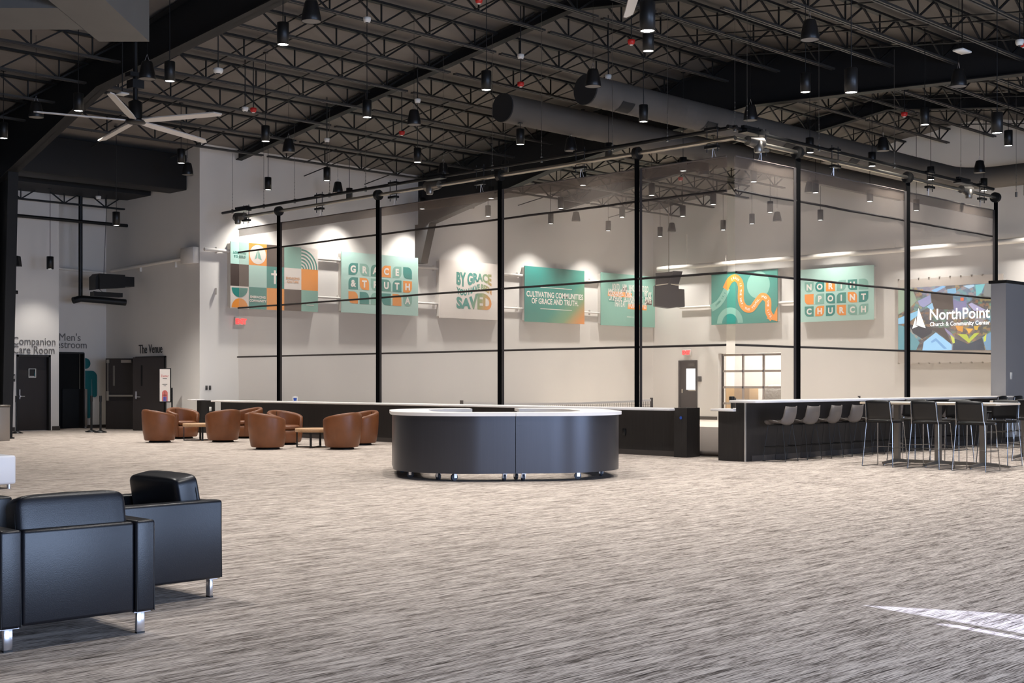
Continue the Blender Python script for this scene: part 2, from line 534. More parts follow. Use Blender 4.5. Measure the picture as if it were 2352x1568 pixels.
struct('wall_back', MB().box(19.6, 40.0, 32.0, 32.3, 0, 8.4), M_white)
GD = (29.86, 30.74, 0.0, 2.24)            # gym door opening
GW = (26.15, 28.9, 0.0, 2.48)             # overhead glazed door
struct('wall_right', wall_x(MB(), 39.8, 0.3, -6, 32.0, 10.2, [GW, GD]), M_white)
VD = (33.8, 35.52, 0.0, 2.17)
struct('wall_left', wall_x(MB(), 19.6, 0.3, 32.3, 37.4, 8.3, [VD]), M_white)
MR = (17.72, 18.87, 0.0, 2.32)
struct('wall_alcove', wall_y(MB(), 37.4, 0.3, 17.4, 19.9, 8.3, [MR]), M_white)
CD = (16.30, 17.32, 0.0, 2.2)
mbw = wall_y(MB(), 36.4, 0.25, 8, 17.58, 8.3, [CD]); mbw.box(17.33, 17.58, 36.65, 37.4, 0, 8.3)
struct('wall_companion', mbw, M_white)
struct('wall_side', MB().box(-8.6, -8.3, -6, 40, 0, 9.5).box(-8.6, 8, 39.6, 39.9, 0, 9), M_white)
mbf = wall_y(MB(), -6.0, 0.3, -8.5, 41, 9, [(1, 10, 0.1, 3.7), (15.5, 22.5, 0.1, 3.7)])  # both openings assumed, out of view
struct('wall_front', mbf, M_white)
struct('window_assumed_1', MB().box(1, 10, -5.88, -5.86, 0.1, 3.7), M_glass)  # unseen glazing, assumed from the blue light on the chairs
struct('window_assumed_2', MB().box(15.5, 22.5, -5.88, -5.86, 0.1, 3.7), M_glass)  # second unseen window, assumed likewise
# unlit rooms behind the restroom and hall doors, their dark put into the wall colour
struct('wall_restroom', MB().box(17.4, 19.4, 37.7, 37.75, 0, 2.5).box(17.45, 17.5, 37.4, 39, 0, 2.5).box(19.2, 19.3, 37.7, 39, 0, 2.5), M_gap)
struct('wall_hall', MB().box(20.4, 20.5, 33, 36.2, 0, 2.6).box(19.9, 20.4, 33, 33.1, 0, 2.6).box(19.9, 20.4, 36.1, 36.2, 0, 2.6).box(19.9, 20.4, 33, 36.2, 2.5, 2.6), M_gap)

# roof lining: two slopes, sagging a little between the joists
JY = [30.6 - 1.55 * k for k in range(15)]


def deck_sheet():
    mb = MB(); ys = []
    y = -6.4
    while y < 40:
        ys.append(y); y += 0.31
    vs = []; nx = 2
    for y in ys:
        sag = 0.05 * (1 - math.cos(2 * PI * (y - 30.6) / 1.55)) / 2
        z = deck(y) - sag
        vs += [(-9, y, z), (41, y, z), (-9, y, z + 0.35), (41, y, z + 0.35)]
    fs = []
    for i in range(len(ys) - 1):
        a = 4 * i; b = a + 4
        fs += [(a, a + 1, b + 1, b), (a + 2, b + 2, b + 3, a + 3), (a, b, b + 2, a + 2), (a + 1, a + 3, b + 3, b + 1)]
    return mb.add(vs, fs, 0, True)


struct('ceiling', deck_sheet(), M_deck)
# trims at the foot of the walls
struct('baseboard_right', MB().box(39.77, 39.8, 13.4, 26.1, 0, 0.12).box(39.77, 39.8, 28.95, 29.8, 0, 0.12).box(39.77, 39.8, 30.8, 31.98, 0, 0.12), M_base)
struct('baseboard_left', MB().box(19.57, 19.6, 32.3, 33.7, 0, 0.1).box(19.57, 19.6, 35.6, 37.4, 0, 0.1).box(18.95, 19.57, 37.37, 37.4, 0, 0.1), M_base)
struct('baseboard_companion', MB().box(8, 16.25, 36.37, 36.4, 0, 0.12).box(17.37, 17.6, 36.37, 36.4, 0, 0.12), M_base)

# the lit storage room behind the glazed door
struct('wall_storage', MB().box(43.2, 43.3, 24, 31.9, 0, 3.4).box(40.1, 43.2, 31.8, 31.9, 0, 3.4).box(40.1, 43.2, 24, 24.1, 0, 3.4), M_white)
struct('ceiling_storage', MB().box(40.1, 43.3, 24, 31.9, 3.4, 3.5), M_white)
area('storage_lamp', (41.6, 28, 3.3), (41.6, 28, 0), 1.6, 5.0, 150, (1, 0.99, 0.97))  # lamp assumed for the bright room, itself out of view

# grey partition at the right end of the bar
gw = MB().box(29.6, 39.8, 13.3, 13.66, 0, 3.72)
struct('wall_partition', gw, M_greywall)
struct('trim_1', MB().box(29.56, 39.8, 13.26, 13.70, 3.72, 3.79), M_black)
struct('baseboard_partition', MB().box(29.6, 39.7, 13.27, 13.3, 0, 0.12), M_base)

# ------------------------------------------------------------------ roof steel
def flange_beam(mb, X, pts, tw=0.02, fw=0.26):
    """tapered I-section in the plane x = X; pts = (y, z bottom, z top)"""
    for (y0, b0, t0), (y1, b1, t1) in zip(pts, pts[1:]):
        mb.prism([(y0, b0), (y1, b1), (y1, t1), (y0, t0)], -tw / 2, tw / 2, 0, lambda u, v, w: (X + w, u, v))
        for z0, z1, s in ((b0, b1, 1), (t0, t1, -1)):
            mb.prism([(y0, z0), (y1, z1), (y1, z1 + 0.025 * s), (y0, z0 + 0.025 * s)], -fw / 2, fw / 2, 0, lambda u, v, w: (X + w, u, v))
    return mb


def dk(y): return deck(y) - 0.09


# frame by the left column
t = thing('steel_frame', 'dark steel rafter sloping up from the black column beside the companion room', 'steel frame', (14.0, 31.8, 0))
flange_beam(MB(), 14.0, [(32.3, 6.35, dk(32.3)), (31.5, 6.6, dk(31.5)), (26.9, 7.95, dk(26.9)), (20, 8.48, dk(20)), (19, 8.52, dk(19)), (8, 7.7, dk(8)), (-5.9, 6.2, dk(-5.9))], fw=0.3).build('rafter', M_darkgrey, t, True)
c = MB()
c.prism([(31.8, 0), (32.2, 0), (32.3, 6.4), (31.45, 6.5)], -0.015, 0.015, 0, lambda u, v, w: (14.0 + w, u, v))
c.prism([(31.78, 0), (31.81, 0), (31.46, 6.6), (31.43, 6.6)], -0.13, 0.13, 0, lambda u, v, w: (14.0 + w, u, v))
c.box(13.84, 14.16, 32.17, 32.2, 0, 6.6); c.box(13.85, 14.15, 31.7, 32.3, 0, 0.03)
c.build('column', M_darkgrey, t, True)
# the light middle rafter
t = thing('steel_frame', 'slim dark rafter crossing the joists above the lounge, no column', 'steel frame', (20.85, 31.9, 7))
flange_beam(MB(), 20.85, [(y, dk(y) - 0.26, dk(y)) for y in (31.95, 19, 8, -5.9)], fw=0.2).build('rafter', M_darkgrey, t, True)
k = MB()
for y in JY[:8]:
    k.bar((20.0, y, deck(y) - 0.52), (20.8, y + 0.35, deck(y) - 0.1), 0.03)
k.build('kicker_brace', M_tablemetal, t, True)
# frame inside the court
t = thing('steel_frame', 'deep dark ridge frame over the netted court with column between banners', 'steel frame', (27.7, 31.8, 0))
flange_beam(MB(), 27.7, [(32.0, 6.2, dk(32)), (31.3, 6.5, dk(31.3)), (26, 7.6, dk(26)), (19.0, 8.42, dk(19)), (12, 8.05, dk(12)), (4, 7.2, dk(4)), (-5.9, 6.0, dk(-5.9))], fw=0.3).build('rafter', M_darkgrey, t, True)
c = MB()
c.prism([(31.72, 5.25), (32.0, 5.25), (32.0, 6.5), (31.3, 6.5)], -0.15, 0.15, 0, lambda u, v, w: (27.7 + w, u, v))
c.build('column', M_darkgrey, t, True)
t = thing('steel_frame', 'farthest dark rafter, last one before the wall with the projected screen', 'steel frame', (34.5, 31.8, 7))
flange_beam(MB(), 34.5, [(y, dk(y) - 0.4, dk(y)) for y in (31.98, 19, 4, -5.9)], fw=0.22).build('rafter', M_darkgrey, t, True)


def joist_parts(L):
    """open web joist of length L along +x, bottom chord at z = 0"""
    a = MB()
    for s in (-1, 1):
        a.bar((0.05, s * 0.038, 0), (L - 0.05, s * 0.038, 0), 0.04, 0.045)
    b = MB().bar((0, 0, 0.44), (L, 0, 0.44), 0.12, 0.05)
    w = MB(); n = round(L / 1.3); p = L / n
    for i in range(n):
        x = (i + 0.5) * p
        w.bar((x, 0, 0.0), (x - p / 2 + 0.03, 0, 0.42), 0.034); w.bar((x, 0, 0.0), (x + p / 2 - 0.03, 0, 0.42), 0.034)
        w.bar((x, 0, 0.0), (x, 0, 0.42), 0.028)
    return a, b, w


bays = [(7.2, 13.97, 'left of the big left rafter'), (14.03, 20.83, 'on the lounge side'), (20.87, 27.67, 'before the ridge frame'),
        (27.73, 34.47, 'beyond the ridge frame'), (34.53, 39.75, 'near the screen wall')]
first = {}
for bi, (x0, x1, where) in enumerate(bays):
    L = x1 - x0; key = 'a' if bi < 4 else 'b'
    for k, y in enumerate(JY):
        if bi == 0 and k > 3: continue
        if bi == 1 and k > 9: continue
        lab = 'black open web joist %s, %s from the banner wall' % (where, ORD[k + 1])
        loc = (x0, y, deck(y) - 0.565)
        if key not in first:
            t = thing('roof_joist', lab, 'roof joist', loc, 0, 'open web roof joists')
            a, b, w = joist_parts(6.76 if key == 'a' else L)
            a.build('bottom_chord', M_chord, t); b.build('top_chord', M_steel, t); w.build('web', M_steel, t)
            first[key] = t
        else:
            dup(first[key], loc, 0, lab)

# bridging rods along the slope
i = 0
for x, nm in ((16.3, 'first'), (18.6, 'second'), (23.1, 'third'), (25.4, 'fourth'), (30.0, 'fifth'), (32.2, 'sixth'), (37.0, 'seventh')):
    mb = MB()
    for dz in (0.56, 0.16):
        mb.tube([(x, 31.9, deck(31.9) - dz), (x, 19, deck(19) - dz), (x, 8, deck(8) - dz)], 0.016, 6)
    tag(mb.build('bridging_rod', M_steel), 'thin sloping bridging rods under the joists, %s line from the left column' % nm, 'bridging', 'joist bridging lines')

# steel at the alcove: joist, header duct, soffit, pipes
a, b, w = joist_parts(6.5)
t = thing('roof_joist', 'black open web joist low over the restroom doors', 'roof joist', (13.0, 36.0, 6.62), 0)
a.build('bottom_chord', M_steel, t); b.build('top_chord', M_steel, t); w.build('web', M_steel, t)
tag(MB().rbox(8.5, 19.55, 32.6, 33.5, 6.85, 7.85, 0.02, 2).build('header_duct', M_darkgrey), 'long black rectangular duct crossing high in front of the alcove', 'duct')
tag(MB().prism([(15.2, 34.6), (19.55, 34.6), (19.55, 36.0), (18.6, 36.34), (15.2, 36.34)], 6.9, 7.3).build('alcove_bulkhead', M_darkgrey), 'black bulkhead panel high above the restroom doors', 'bulkhead')
tag(MB().tube([(11, 35.9, 6.12), (19.5, 35.9, 6.12)], 0.05, 8).build('sprinkler_pipe', M_black), 'black horizontal pipe spanning the alcove below its joist', 'pipe')
x, z0 = onY(185, 683, 36.2)
x2, _ = onY(281, 687, 36.2)
x1, _ = onY(168, 687, 36.2)
mb = MB().tube([(x, 36.2, 6.9), (x, 36.2, z0 - 0.03)], 0.06, 10)
mb.tube([(x1, 36.2, z0 - 0.1), (x, 36.2, z0 - 0.03), (x + 0.7, 36.1, z0 - 0.06), (x2, 36.0, z0 - 0.1)], 0.1, 10)
tag(mb.build('drop_pipe', M_black), 'black pipe dropping down in the alcove and elbowing sideways', 'pipe')
t = thing('hanging_speaker', 'long black speaker box hung in the alcove corner', 'speaker', (18.6, 35.4, 4.3))
xa, za = onY(212, 638, 35.4); xb, zb = onY(312, 662, 35.4)
mb = MB()
mb.prism([(xa, za + 0.03), (18.2, za + 0.1), (18.2, zb - 0.07), (xa, zb - 0.12)], 35.2, 35.6, 0, lambda u, v, w: (u, w, v))
mb.prism([(18.2, za + 0.12), (19.0, za + 0.12), (19.0, zb - 0.02), (18.2, zb - 0.09)], 35.1, 35.6, 0, lambda u, v, w: (u, w, v))
mb.box(19.0, 19.35, 35.2, 35.6, zb + 0.03, za + 0.08)
mb.build('cabinet', M_black, t, True)
MB().box(18.1, 19.0, 35.25, 35.5, zb - 0.3, zb - 0.17).build('bracket', M_black, t, True)
MB().tube([(18.45, 35.35, za), (18.55, 35.35, 6.9)], 0.008, 5).build('suspension_cable', M_black, t, True)
MB().tube([(xa + 0.1, 35.3, zb - 0.03), (xa + 0.3, 35.3, zb - 0.2), (18.1, 35.3, zb - 0.16)], 0.012, 5).build('cable', M_black, t, True)

# white duct and conduits on walls
t = thing('wall_duct', 'white duct along the side wall ending in a box at the corner', 'duct', (19.5, 32.4, 4.8))
MB().tube([(19.5, 36.9, 4.82), (19.5, 32.5, 4.92)], 0.05, 8).build('pipe', M_pipe, t, True)
MB().rbox(19.4, 19.59, 32.02, 32.7, 4.75, 5.2, 0.01, 1).build('end_box', M_white, t, True)
for y in (35.2, 33.2):
    MB().box(19.52, 19.59, y - 0.012, y + 0.012, 4.7, 4.9).build('bracket', M_pwhite, t, True)
tag(MB().tube([(17.7, 37.33, 4.85), (19.55, 37.33, 4.78)], 0.04, 8).build('wall_pipe', M_pipe), 'thin white pipe across the restroom wall', 'pipe')
for z, r, nm, pts in ((5.14, 0.05, 'upper', None), (3.98, 0.035, 'lower', None)):
    t = thing('wall_pipe', '%s white pipe run behind the row of banners' % nm, 'pipe', (30, 31.9, z), 0, 'white pipes on the banner wall')
    MB().tube([(19.7 if nm == 'upper' else 23.5, 31.92, z), (39.6, 31.92, z)], r, 10).build('pipe', M_white, t, True)
    for x in (20.1, 24.4, 28.3, 32.2, 36):
        MB().box(x - 0.012, x + 0.012, 31.9, 32.0, z - 0.09, z + 0.09).build('bracket', M_white, t, True)
t = thing('wall_pipe', 'bright white suspended pipe running above the screen wall', 'pipe', (39.4, 22, 5.78))
MB().tube([(39.45, 31.5, 5.78), (39.45, 13.9, 5.78)], 0.085, 12).build('pipe', M_pipe, t, True)
for y in (30.1, 28.3, 25.2, 21.5, 18.2, 16.0):
    MB().tube([(39.45, y, 5.85), (39.45, y, 7.0 if y > 29 or y < 19 else 6.1)], 0.018, 6).build('hanger', M_pipe, t, True)
tag(MB().tube([(39.7, 30.6, 4.25), (39.7, 25.5, 4.25)], 0.05, 8).tube([(39.7, 20.2, 4.25), (39.7, 18.6, 4.25)], 0.05, 8).build('wall_pipe', M_pipe), 'short white pipes beside the orange ribbon banner', 'pipe')

# round fabric ducts
def round_duct(path, r, n=28):
    mb = MB().tube(path, r, n, 0, False)
    return mb


def duct_rings(mb, x0, x1, y, z, r, step=0.18):
    x = x0
    while x < x1:
        mb.tube([(x, y, z), (x + 0.012, y, z)], r + 0.006, 28, 0, False); x += step
    return mb


t = thing('fabric_duct', 'big round grey duct whose dark end cap hangs lower left', 'duct', (21.0, 21.3, 7.72), 0, 'round roof ducts')
round_duct([(21.0, 21.3, 7.72), (39.4, 21.3, 7.72)], 0.33).build('tube', M_duct, t, True)
MB().tube([(20.98, 21.3, 7.72), (21.02, 21.3, 7.72)], 0.332, 28).build('end_cap', M_ductend, t, True)
rg = MB()
for x in [21.5 + 0.22 * i for i in range(80)]: rg.tube([(x, 21.3, 7.72), (x + 0.02, 21.3, 7.72)], 0.336, 28, 0, False)
rg.build('rib', M_duct, t, True)
for x in (23.8, 26.6, 29.4): MB().tube([(x, 21.3, 7.72), (x + 0.4, 21.3, 7.72)], 0.337, 28, 0, False).build('vent', M_duct, t, True)
t = thing('fabric_duct', 'big round grey duct at the ridge turning a corner far away', 'duct', (21.0, 18.75, 7.73), 0, 'round roof ducts')
pth = [(21.0, 18.75, 7.73)] + [(37.8, 18.75, 7.73)] + [(37.8 + 1.1 * math.sin(a), 17.65 + 1.1 * math.cos(a), 7.73) for a in [PI / 2 * i / 8 for i in range(1, 9)]] + [(38.9, 8, 7.73)]
round_duct(pth, 0.33).build('tube', M_duct, t, True)
MB().tube([(20.98, 18.75, 7.73), (21.02, 18.75, 7.73)], 0.332, 28).build('end_cap', M_ductend, t, True)
rg = MB()
for x in [21.5 + 0.22 * i for i in range(74)]: rg.tube([(x, 18.75, 7.73), (x + 0.02, 18.75, 7.73)], 0.336, 28, 0, False)
rg.build('rib', M_duct, t, True)
for x in (21.9, 25.0, 28.4, 31.6):
    vs = []; fs = []
    for i in range(7):
        a = -PI / 2 - 0.2 - 0.9 * i / 6
        for dx in (0, 0.42): vs.append((x + dx, 18.75 + 0.342 * math.cos(a), 7.73 + 0.342 * math.sin(a)))
    for i in range(6): fs.append((2 * i, 2 * i + 1, 2 * i + 3, 2 * i + 2))
    MB().add(vs, fs, 0, True).build('vent', M_ductend, t, True)

# grey box duct near the camera, running along the view
def FR(lat, D, z): return ((D + lat) / R2, (D - lat) / R2, z)


t = thing('box_duct', 'large grey rectangular duct with a branch, high in the top corner', 'duct', FR(-6.1, 20, 6.8))
mb = MB()
mb.add([FR(l, d, z) for z in (6.8, 7.7) for d in (8.5, 20.6) for l in (-6.55, -5.75)], [(0, 2, 3, 1), (4, 5, 7, 6), (0, 1, 5, 4), (2, 6, 7, 3), (0, 4, 6, 2), (1, 3, 7, 5)])
mb.build('main_run', M_boxduct, t, True)
mb = MB()
mb.add([FR(l, d, z) for z in (6.8, 7.5) for d in (18.75, 19.9) for l in (-9.5, -6.56)], [(0, 2, 3, 1), (4, 5, 7, 6), (0, 1, 5, 4), (2, 6, 7, 3), (0, 4, 6, 2), (1, 3, 7, 5)])
mb.build('branch', M_boxduct, t, True)
for l, d in ((-6.55, 19.6), (-5.75, 20.4)):
    MB().bar(FR(l, d, 7.7), FR(l, d, 8.6), 0.03).build('hanger', M_black, t, True)

# ------------------------------------------------------------------ pendant lamps
def make_pendant(loc, label):
    t = thing('pendant_light', label, 'pendant light', loc, 0, 'black cylinder pendants')
    MB().lathe([(0.088, 0.0), (0.097, 0.0), (0.097, 0.355), (0.09, 0.36), (0.012, 0.365)], n=24, capb=False).build('cylinder_shade', M_black, t)
    MB().lathe([(0.0886, 0.012), (0.001, 0.010)], n=20, capb=False, capt=False).build('lens', M_lens, t)
    MB().tube([(0, 0, 0), (0, 0, 1)], 0.008, 6).build('cord', M_black, t)
    MB().lathe([(0.06, -0.02), (0.06, 0.0)], n=14).build('canopy', M_black, t)
    d = bpy.data.lights.new('lamp', 'SPOT'); d.energy = PENDANT_W; d.color = (1.0, 0.96, 0.915)
    d.spot_size = math.radians(104); d.spot_blend = 0.75; d.shadow_soft_size = 0.08
    l = bpy.data.objects.new('lamp', d); COL.objects.link(l); l.parent = t; l.location = (0, 0, -0.02)
    return t


_pend = {}


def hang_top(p):
    if p[0] > 20.6 and (abs(p[1] - 21.3) < 0.42 or (abs(p[1] - 18.75) < 0.42)): return 7.5
    if abs(p[0] - 38.9) < 0.42 and p[1] < 18: return 7.5
    if 15.2 < p[0] < 19.55 and 34.6 < p[1] < 36.34: return 7.0
    if 8.5 < p[0] < 19.55 and 32.55 < p[1] < 33.55: return 6.95
    for x, dz in ((34.5, 0.5), (20.85, 0.4), (27.7, 1.3)):
        if abs(p[0] - x) < 0.25: return deck(p[1]) - dz
    return deck(p[1])


def pendant(loc, label, watt=None):
    if 'p' not in _pend:
        t = _pend['p'] = make_pendant(loc, label)
    else:
        t = dup(_pend['p'], loc, 0, label)
    top = hang_top(loc) - loc[2] - 0.1
    for ch in t.children:
        n = ch.name.split('.')[0]
        if n == 'cord': ch.location = (0, 0, 0.36); ch.scale = (1, 1, max(0.1, top - 0.36))
        if n == 'canopy': ch.location = (0, 0, top)
        if n == 'lamp' and watt is not None:
            ch.data = ch.data.copy(); ch.data.energy = watt
    return t


PEND = [
    (650, 103, 6.9, 'bright black cylinder pendant high above the lounge, right of the big rafter'),
    (390, 187, 6.9, 'black cylinder pendant above the fan, beside the big rafter'),
    (180, 255, 6.9, 'black cylinder pendant against the big dark rafter, left of the fan'),
    (8, 318, 6.9, 'black cylinder pendant cut off by the frame, over the black column'),
    (843, 270, 6.9, 'black cylinder pendant below the slim rafter, mid ceiling over the lounge'),
    (610, 325, 6.9, 'black cylinder pendant right of the fan, over the white wall top'),
    (416, 375, 6.9, 'black cylinder pendant below the fan beside a bell speaker'),
    (959, 373, 6.9, 'black cylinder pendant over the left part of the court rail'),
    (751, 415, 6.9, 'black cylinder pendant in front of the joist along the white wall'),
    (594, 440, 6.9, 'black cylinder pendant on the bare white wall over the rail end'),
    (1117, 207, 6.9, 'black cylinder pendant just left of the round duct end caps'),
    (1195, 332, 6.9, 'black cylinder pendant hanging under the lower round duct'),
    (1489, 118, 6.9, 'lower small one of two overlapping pendants at the top of the hall'),
    (1850, 212, 6.9, 'smaller pendant of the pair in front of the deep dark beam'),
    (1478, 280, 6.9, 'black cylinder pendant hanging in front of the two round ducts'),
    (2124, 287, 6.9, 'black cylinder pendant in the ceiling right of the deep beam'),
    (2316, 335, 6.9, 'small pendant before the pale upper wall at the far edge'),
    (1487, 72, 5.7, 'upper big one of two overlapping pendants, near a white blade'),
    (1955, 213, 5.7, 'larger pendant of the pair in front of the deep dark beam'),
    (2290, 306, 5.7, 'large low-hung pendant before the pale upper wall'),
    (267, 518, 5.5, 'black cylinder pendant in the alcove, above the hung speaker box'),
    (115, 618, 4.62, 'black cylinder pendant low over the companion room lettering'),
    (1398, 362, 6.9, 'black cylinder pendant half hidden behind the steel drive tube'),
    (1160, 400, 6.9, 'black cylinder pendant behind the reel of the third strap'),
    (786, 462, 6.9, 'black cylinder pendant between the two rails, above the letter-tile banner'),
    (1860, 351, 6.9, 'black cylinder pendant behind the rail right of the net corner'),
    (2003, 382, 6.9, 'black cylinder pendant behind the rail at the round duct vents'),
    (2138, 413, 6.9, 'black cylinder pendant behind the rail near the right motor'),
    (2260, 438, 6.9, 'black cylinder pendant behind the rail at the last reel'),
    (964, 481, 6.9, 'lit pendant seen through the net in front of the court column'),
    (1121, 497, 6.9, 'pendant seen through the net above the cream slogan banner'),
    (1128, 456, 6.9, 'pendant through the net just left of the third strap top'),
    (1265, 514, 6.9, 'pendant through the net above the gradient slogan banner'),
    (1288, 479, 6.9, 'pendant through the net under the far rafter, beside a joist'),
    (1339, 426, 6.9, 'bright lens seen through the net right of the third strap'),
    (1397, 530, 6.9, 'pendant through the net above the mint verse banner'),
    (1429, 499, 6.9, 'pendant through the net beside a far bell speaker'),
    (1497, 449, 6.9, 'pendant through the net right of the fourth strap'),
    (1532, 545, 6.9, 'pendant through the net above the black hung cabinet'),
    (1569, 393, 6.9, 'bright lens through the net below the round duct'),
    (1638, 470, 6.9, 'pendant through the net at its left corner edge'),
    (1731, 418, 6.9, 'bright lens through the bright net right of the corner'),
    (1769, 488, 6.9, 'pale pendant through the bright net right of the corner'),
    (1694, 533, 6.9, 'lowest pendant through the net at the corner gap'),
    (1873, 443, 6.9, 'pendant overlapping a bell speaker through the right net'),
    (1897, 508, 6.9, 'lowest pendant through the right net, above the tile banner'),
    (1998, 463, 6.9, 'pendant through the right net between two straps'),
    (2122, 487, 6.9, 'pendant through the right net above the projected screen'),
    (1568, 497, 6.9, 'dim pendant through the net beneath the far joists'),
]
for px, py, z, lab in PEND:
    p = P(px, py, z)
    if p.x > 38.6: p.x = 38.6
    if p.y > 31.2 and p.x > 19.6: p.y = 31.2
    pendant(p, lab, 80.0 if px == 115 else None)
# the same lamps outside the frame, some near ones added to brighten the carpet
for x, y in ((7.9, 13.9), (4.6, 11.6), (12.4, 13.9), (12.4, 5.4), (17, 5.4), (21.4, 5.4), (26, 5.4), (7.9, 9.5)):
    pendant(Vector((x, y, 6.9)), 'unseen black cylinder pendant added to brighten the near carpet')
pendant(Vector((6.0, 5.0, 6.9)), 'unseen black cylinder pendant added to brighten the near carpet', PENDANT_W * 0.8)  # extra lamp put in to lift the dim foreground
# fill of the wall-washing row beside the side walls
for x, y in ((38.5, 26.5), (38.4, 16.6)):
    pendant(Vector((x, y, 7.0)), 'black cylinder pendant close to the screen wall')

# ------------------------------------------------------------------ bell speakers
def make_speaker(loc, label):
    t = thing('pendant_speaker', label, 'speaker', loc, 0, 'black bell pendant speakers')
    MB().lathe([(0.148, 0.0), (0.155, 0.01), (0.145, 0.1), (0.125, 0.2), (0.105, 0.29), (0.09, 0.325), (0.05, 0.335)], n=26, capb=False).build('bell_shell', M_plastic, t)
    MB().lathe([(0.147, 0.006), (0.002, 0.004)], n=26, capb=False, capt=False).build('grille', M_grille, t)
    MB().tube([(-0.05, 0, 0.33), (0, 0, 0.46), (0.05, 0, 0.33)], 0.005, 5).build('hanger_loop', M_chrome, t)
    MB().tube([(0, 0, 0), (0, 0, 1)], 0.004, 5).build('cable', M_black, t)
    return t


SPK = [
    (715, 50, 'biggest bell speaker, at the top beside the big rafter'),
    (338, 182, 'black bell speaker over the ceiling fan, beside a lit pendant'),
    (83, 270, 'black bell speaker at the tip of the left fan blade'),
    (663, 350, 'black bell speaker right of the fan over the white wall'),
    (951, 287, 'black bell speaker below the slim rafter in mid ceiling'),
    (431, 402, 'black bell speaker beside the header duct end'),
    (1362, 199, 'black bell speaker in front of the round duct end cap'),
    (1724, 277, 'black bell speaker above the rail corner motors'),
    (1860, 92, 'big bell speaker high before the deep beam'),
    (2202, 199, 'black bell speaker overlapping the lower edge of the deep beam'),
    (2028, 347, 'black bell speaker before the turning round duct'),
    (2250, 397, 'black bell speaker where the round duct turns'),
    (776, 443, 'black bell speaker before the white wall, above the rail'),
    (1018, 402, 'black bell speaker against the dark court frame'),
    (1311, 347, 'black bell speaker below the lower round duct'),
    (1079, 478, 'bell speaker seen through the net left of the third strap'),
    (1323, 508, 'bell speaker through the net above the gradient banner'),
    (1543, 532, 'bell speaker through the net above the hung cabinet'),
    (1617, 402, 'bell speaker through the net under the round duct'),
    (1860, 442, 'bell speaker through the right net beside the strap'),
    (1785, 508, 'pale bell speaker through the right net near the corner'),
]
_spk = None
for px, py, lab in SPK:
    p = P(px, py, 7.0)
    if _spk is None: _spk = t = make_speaker(p, lab)
    else: t = dup(_spk, p, 0, lab)
    for ch in t.children:
        if ch.name.split('.')[0] == 'cable': ch.location = (0, 0, 0.46); ch.scale = (1, 1, max(0.05, hang_top(p) - 7.0 - 0.55))

# ------------------------------------------------------------------ detectors, alarms, exit signs
def ceiling_device(px, py, z, mt, label, cat, r=0.075, grp=None):
    p = P(px, py, z)
    t = thing('fire_alarm' if mt is M_red else 'smoke_detector', label, cat, p, 0, grp)
    MB().lathe([(r * 0.45, -0.05), (r * 0.8, -0.04), (r, 0.0), (r * 1.02, 0.045), (r * 0.9, 0.05)], n=20).build('housing', mt, t)
    MB().lathe([(r * 0.42, -0.062), (r * 0.44, -0.05)], n=14).build('strobe_lens' if mt is M_red else 'sensor', M_pwhite if mt is M_red else M_outlet, t)
    MB().tube([(0, 0, 0.05), (0, 0, max(0.08, hang_top(p) - p.z - 0.08))], 0.012, 6).build('stem', M_black, t)


for a in [(501, 163, 7.6, M_pwhite, 'white smoke detector on a long stem above the fan', 'smoke detector', 0.1),
          (563, 251, 7.7, M_pwhite, 'white smoke detector beside a red alarm right of the fan', 'smoke detector'),
          (843, 46, 8.4, M_pwhite, 'white detector disc under the joists left of centre', 'smoke detector'),
          (751, 322, 7.6, M_pwhite, 'small white detector above the white wall pendant', 'smoke detector'),
          (959, 232, 8.1, M_pwhite, 'small white detector above the mid-ceiling bell speaker', 'smoke detector'),
          (1196, 130, 8.5, M_pwhite, 'small white detector over a red alarm, left of the ducts', 'smoke detector'),
          (226, 454, 6.72, M_pwhite, 'white detector under the alcove bulkhead', 'smoke detector'),
          (2342, 98, 7.6, M_pwhite, 'white detector at the upper edge beside a red alarm', 'smoke detector'),
          (1397, 177, 8.3, M_pwhite, 'small white detector beside the bell speaker at the duct', 'smoke detector'),
          (582, 253, 7.7, M_red, 'red alarm disc beside a white detector, right of the fan', 'fire alarm'),
          (923, 306, 7.7, M_red, 'red alarm disc below the mid-ceiling bell speaker', 'fire alarm'),
          (1196, 194, 8.0, M_red, 'red alarm disc just left of the round ducts', 'fire alarm'),
          (1450, 97, 8.3, M_red, 'red alarm disc left of the overlapping pendants', 'fire alarm'),
          (1100, 2, 8.9, M_red, 'red alarm disc at the upper edge of the picture', 'fire alarm'),
          (2077, 263, 7.7, M_red, 'red alarm disc under the deep beam by the duct', 'fire alarm'),
          (2352, 102, 7.6, M_red, 'red alarm disc at the upper edge beside a detector', 'fire alarm'),
          (1563, 411, 7.4, M_red, 'red alarm disc seen dimly through the net', 'fire alarm')]:
    ceiling_device(*a)


def YF(Y):
    return lambda u, v, w: (u, Y - w, v)


def XF(X):
    return lambda u, v, w: (X - w, -u, v)


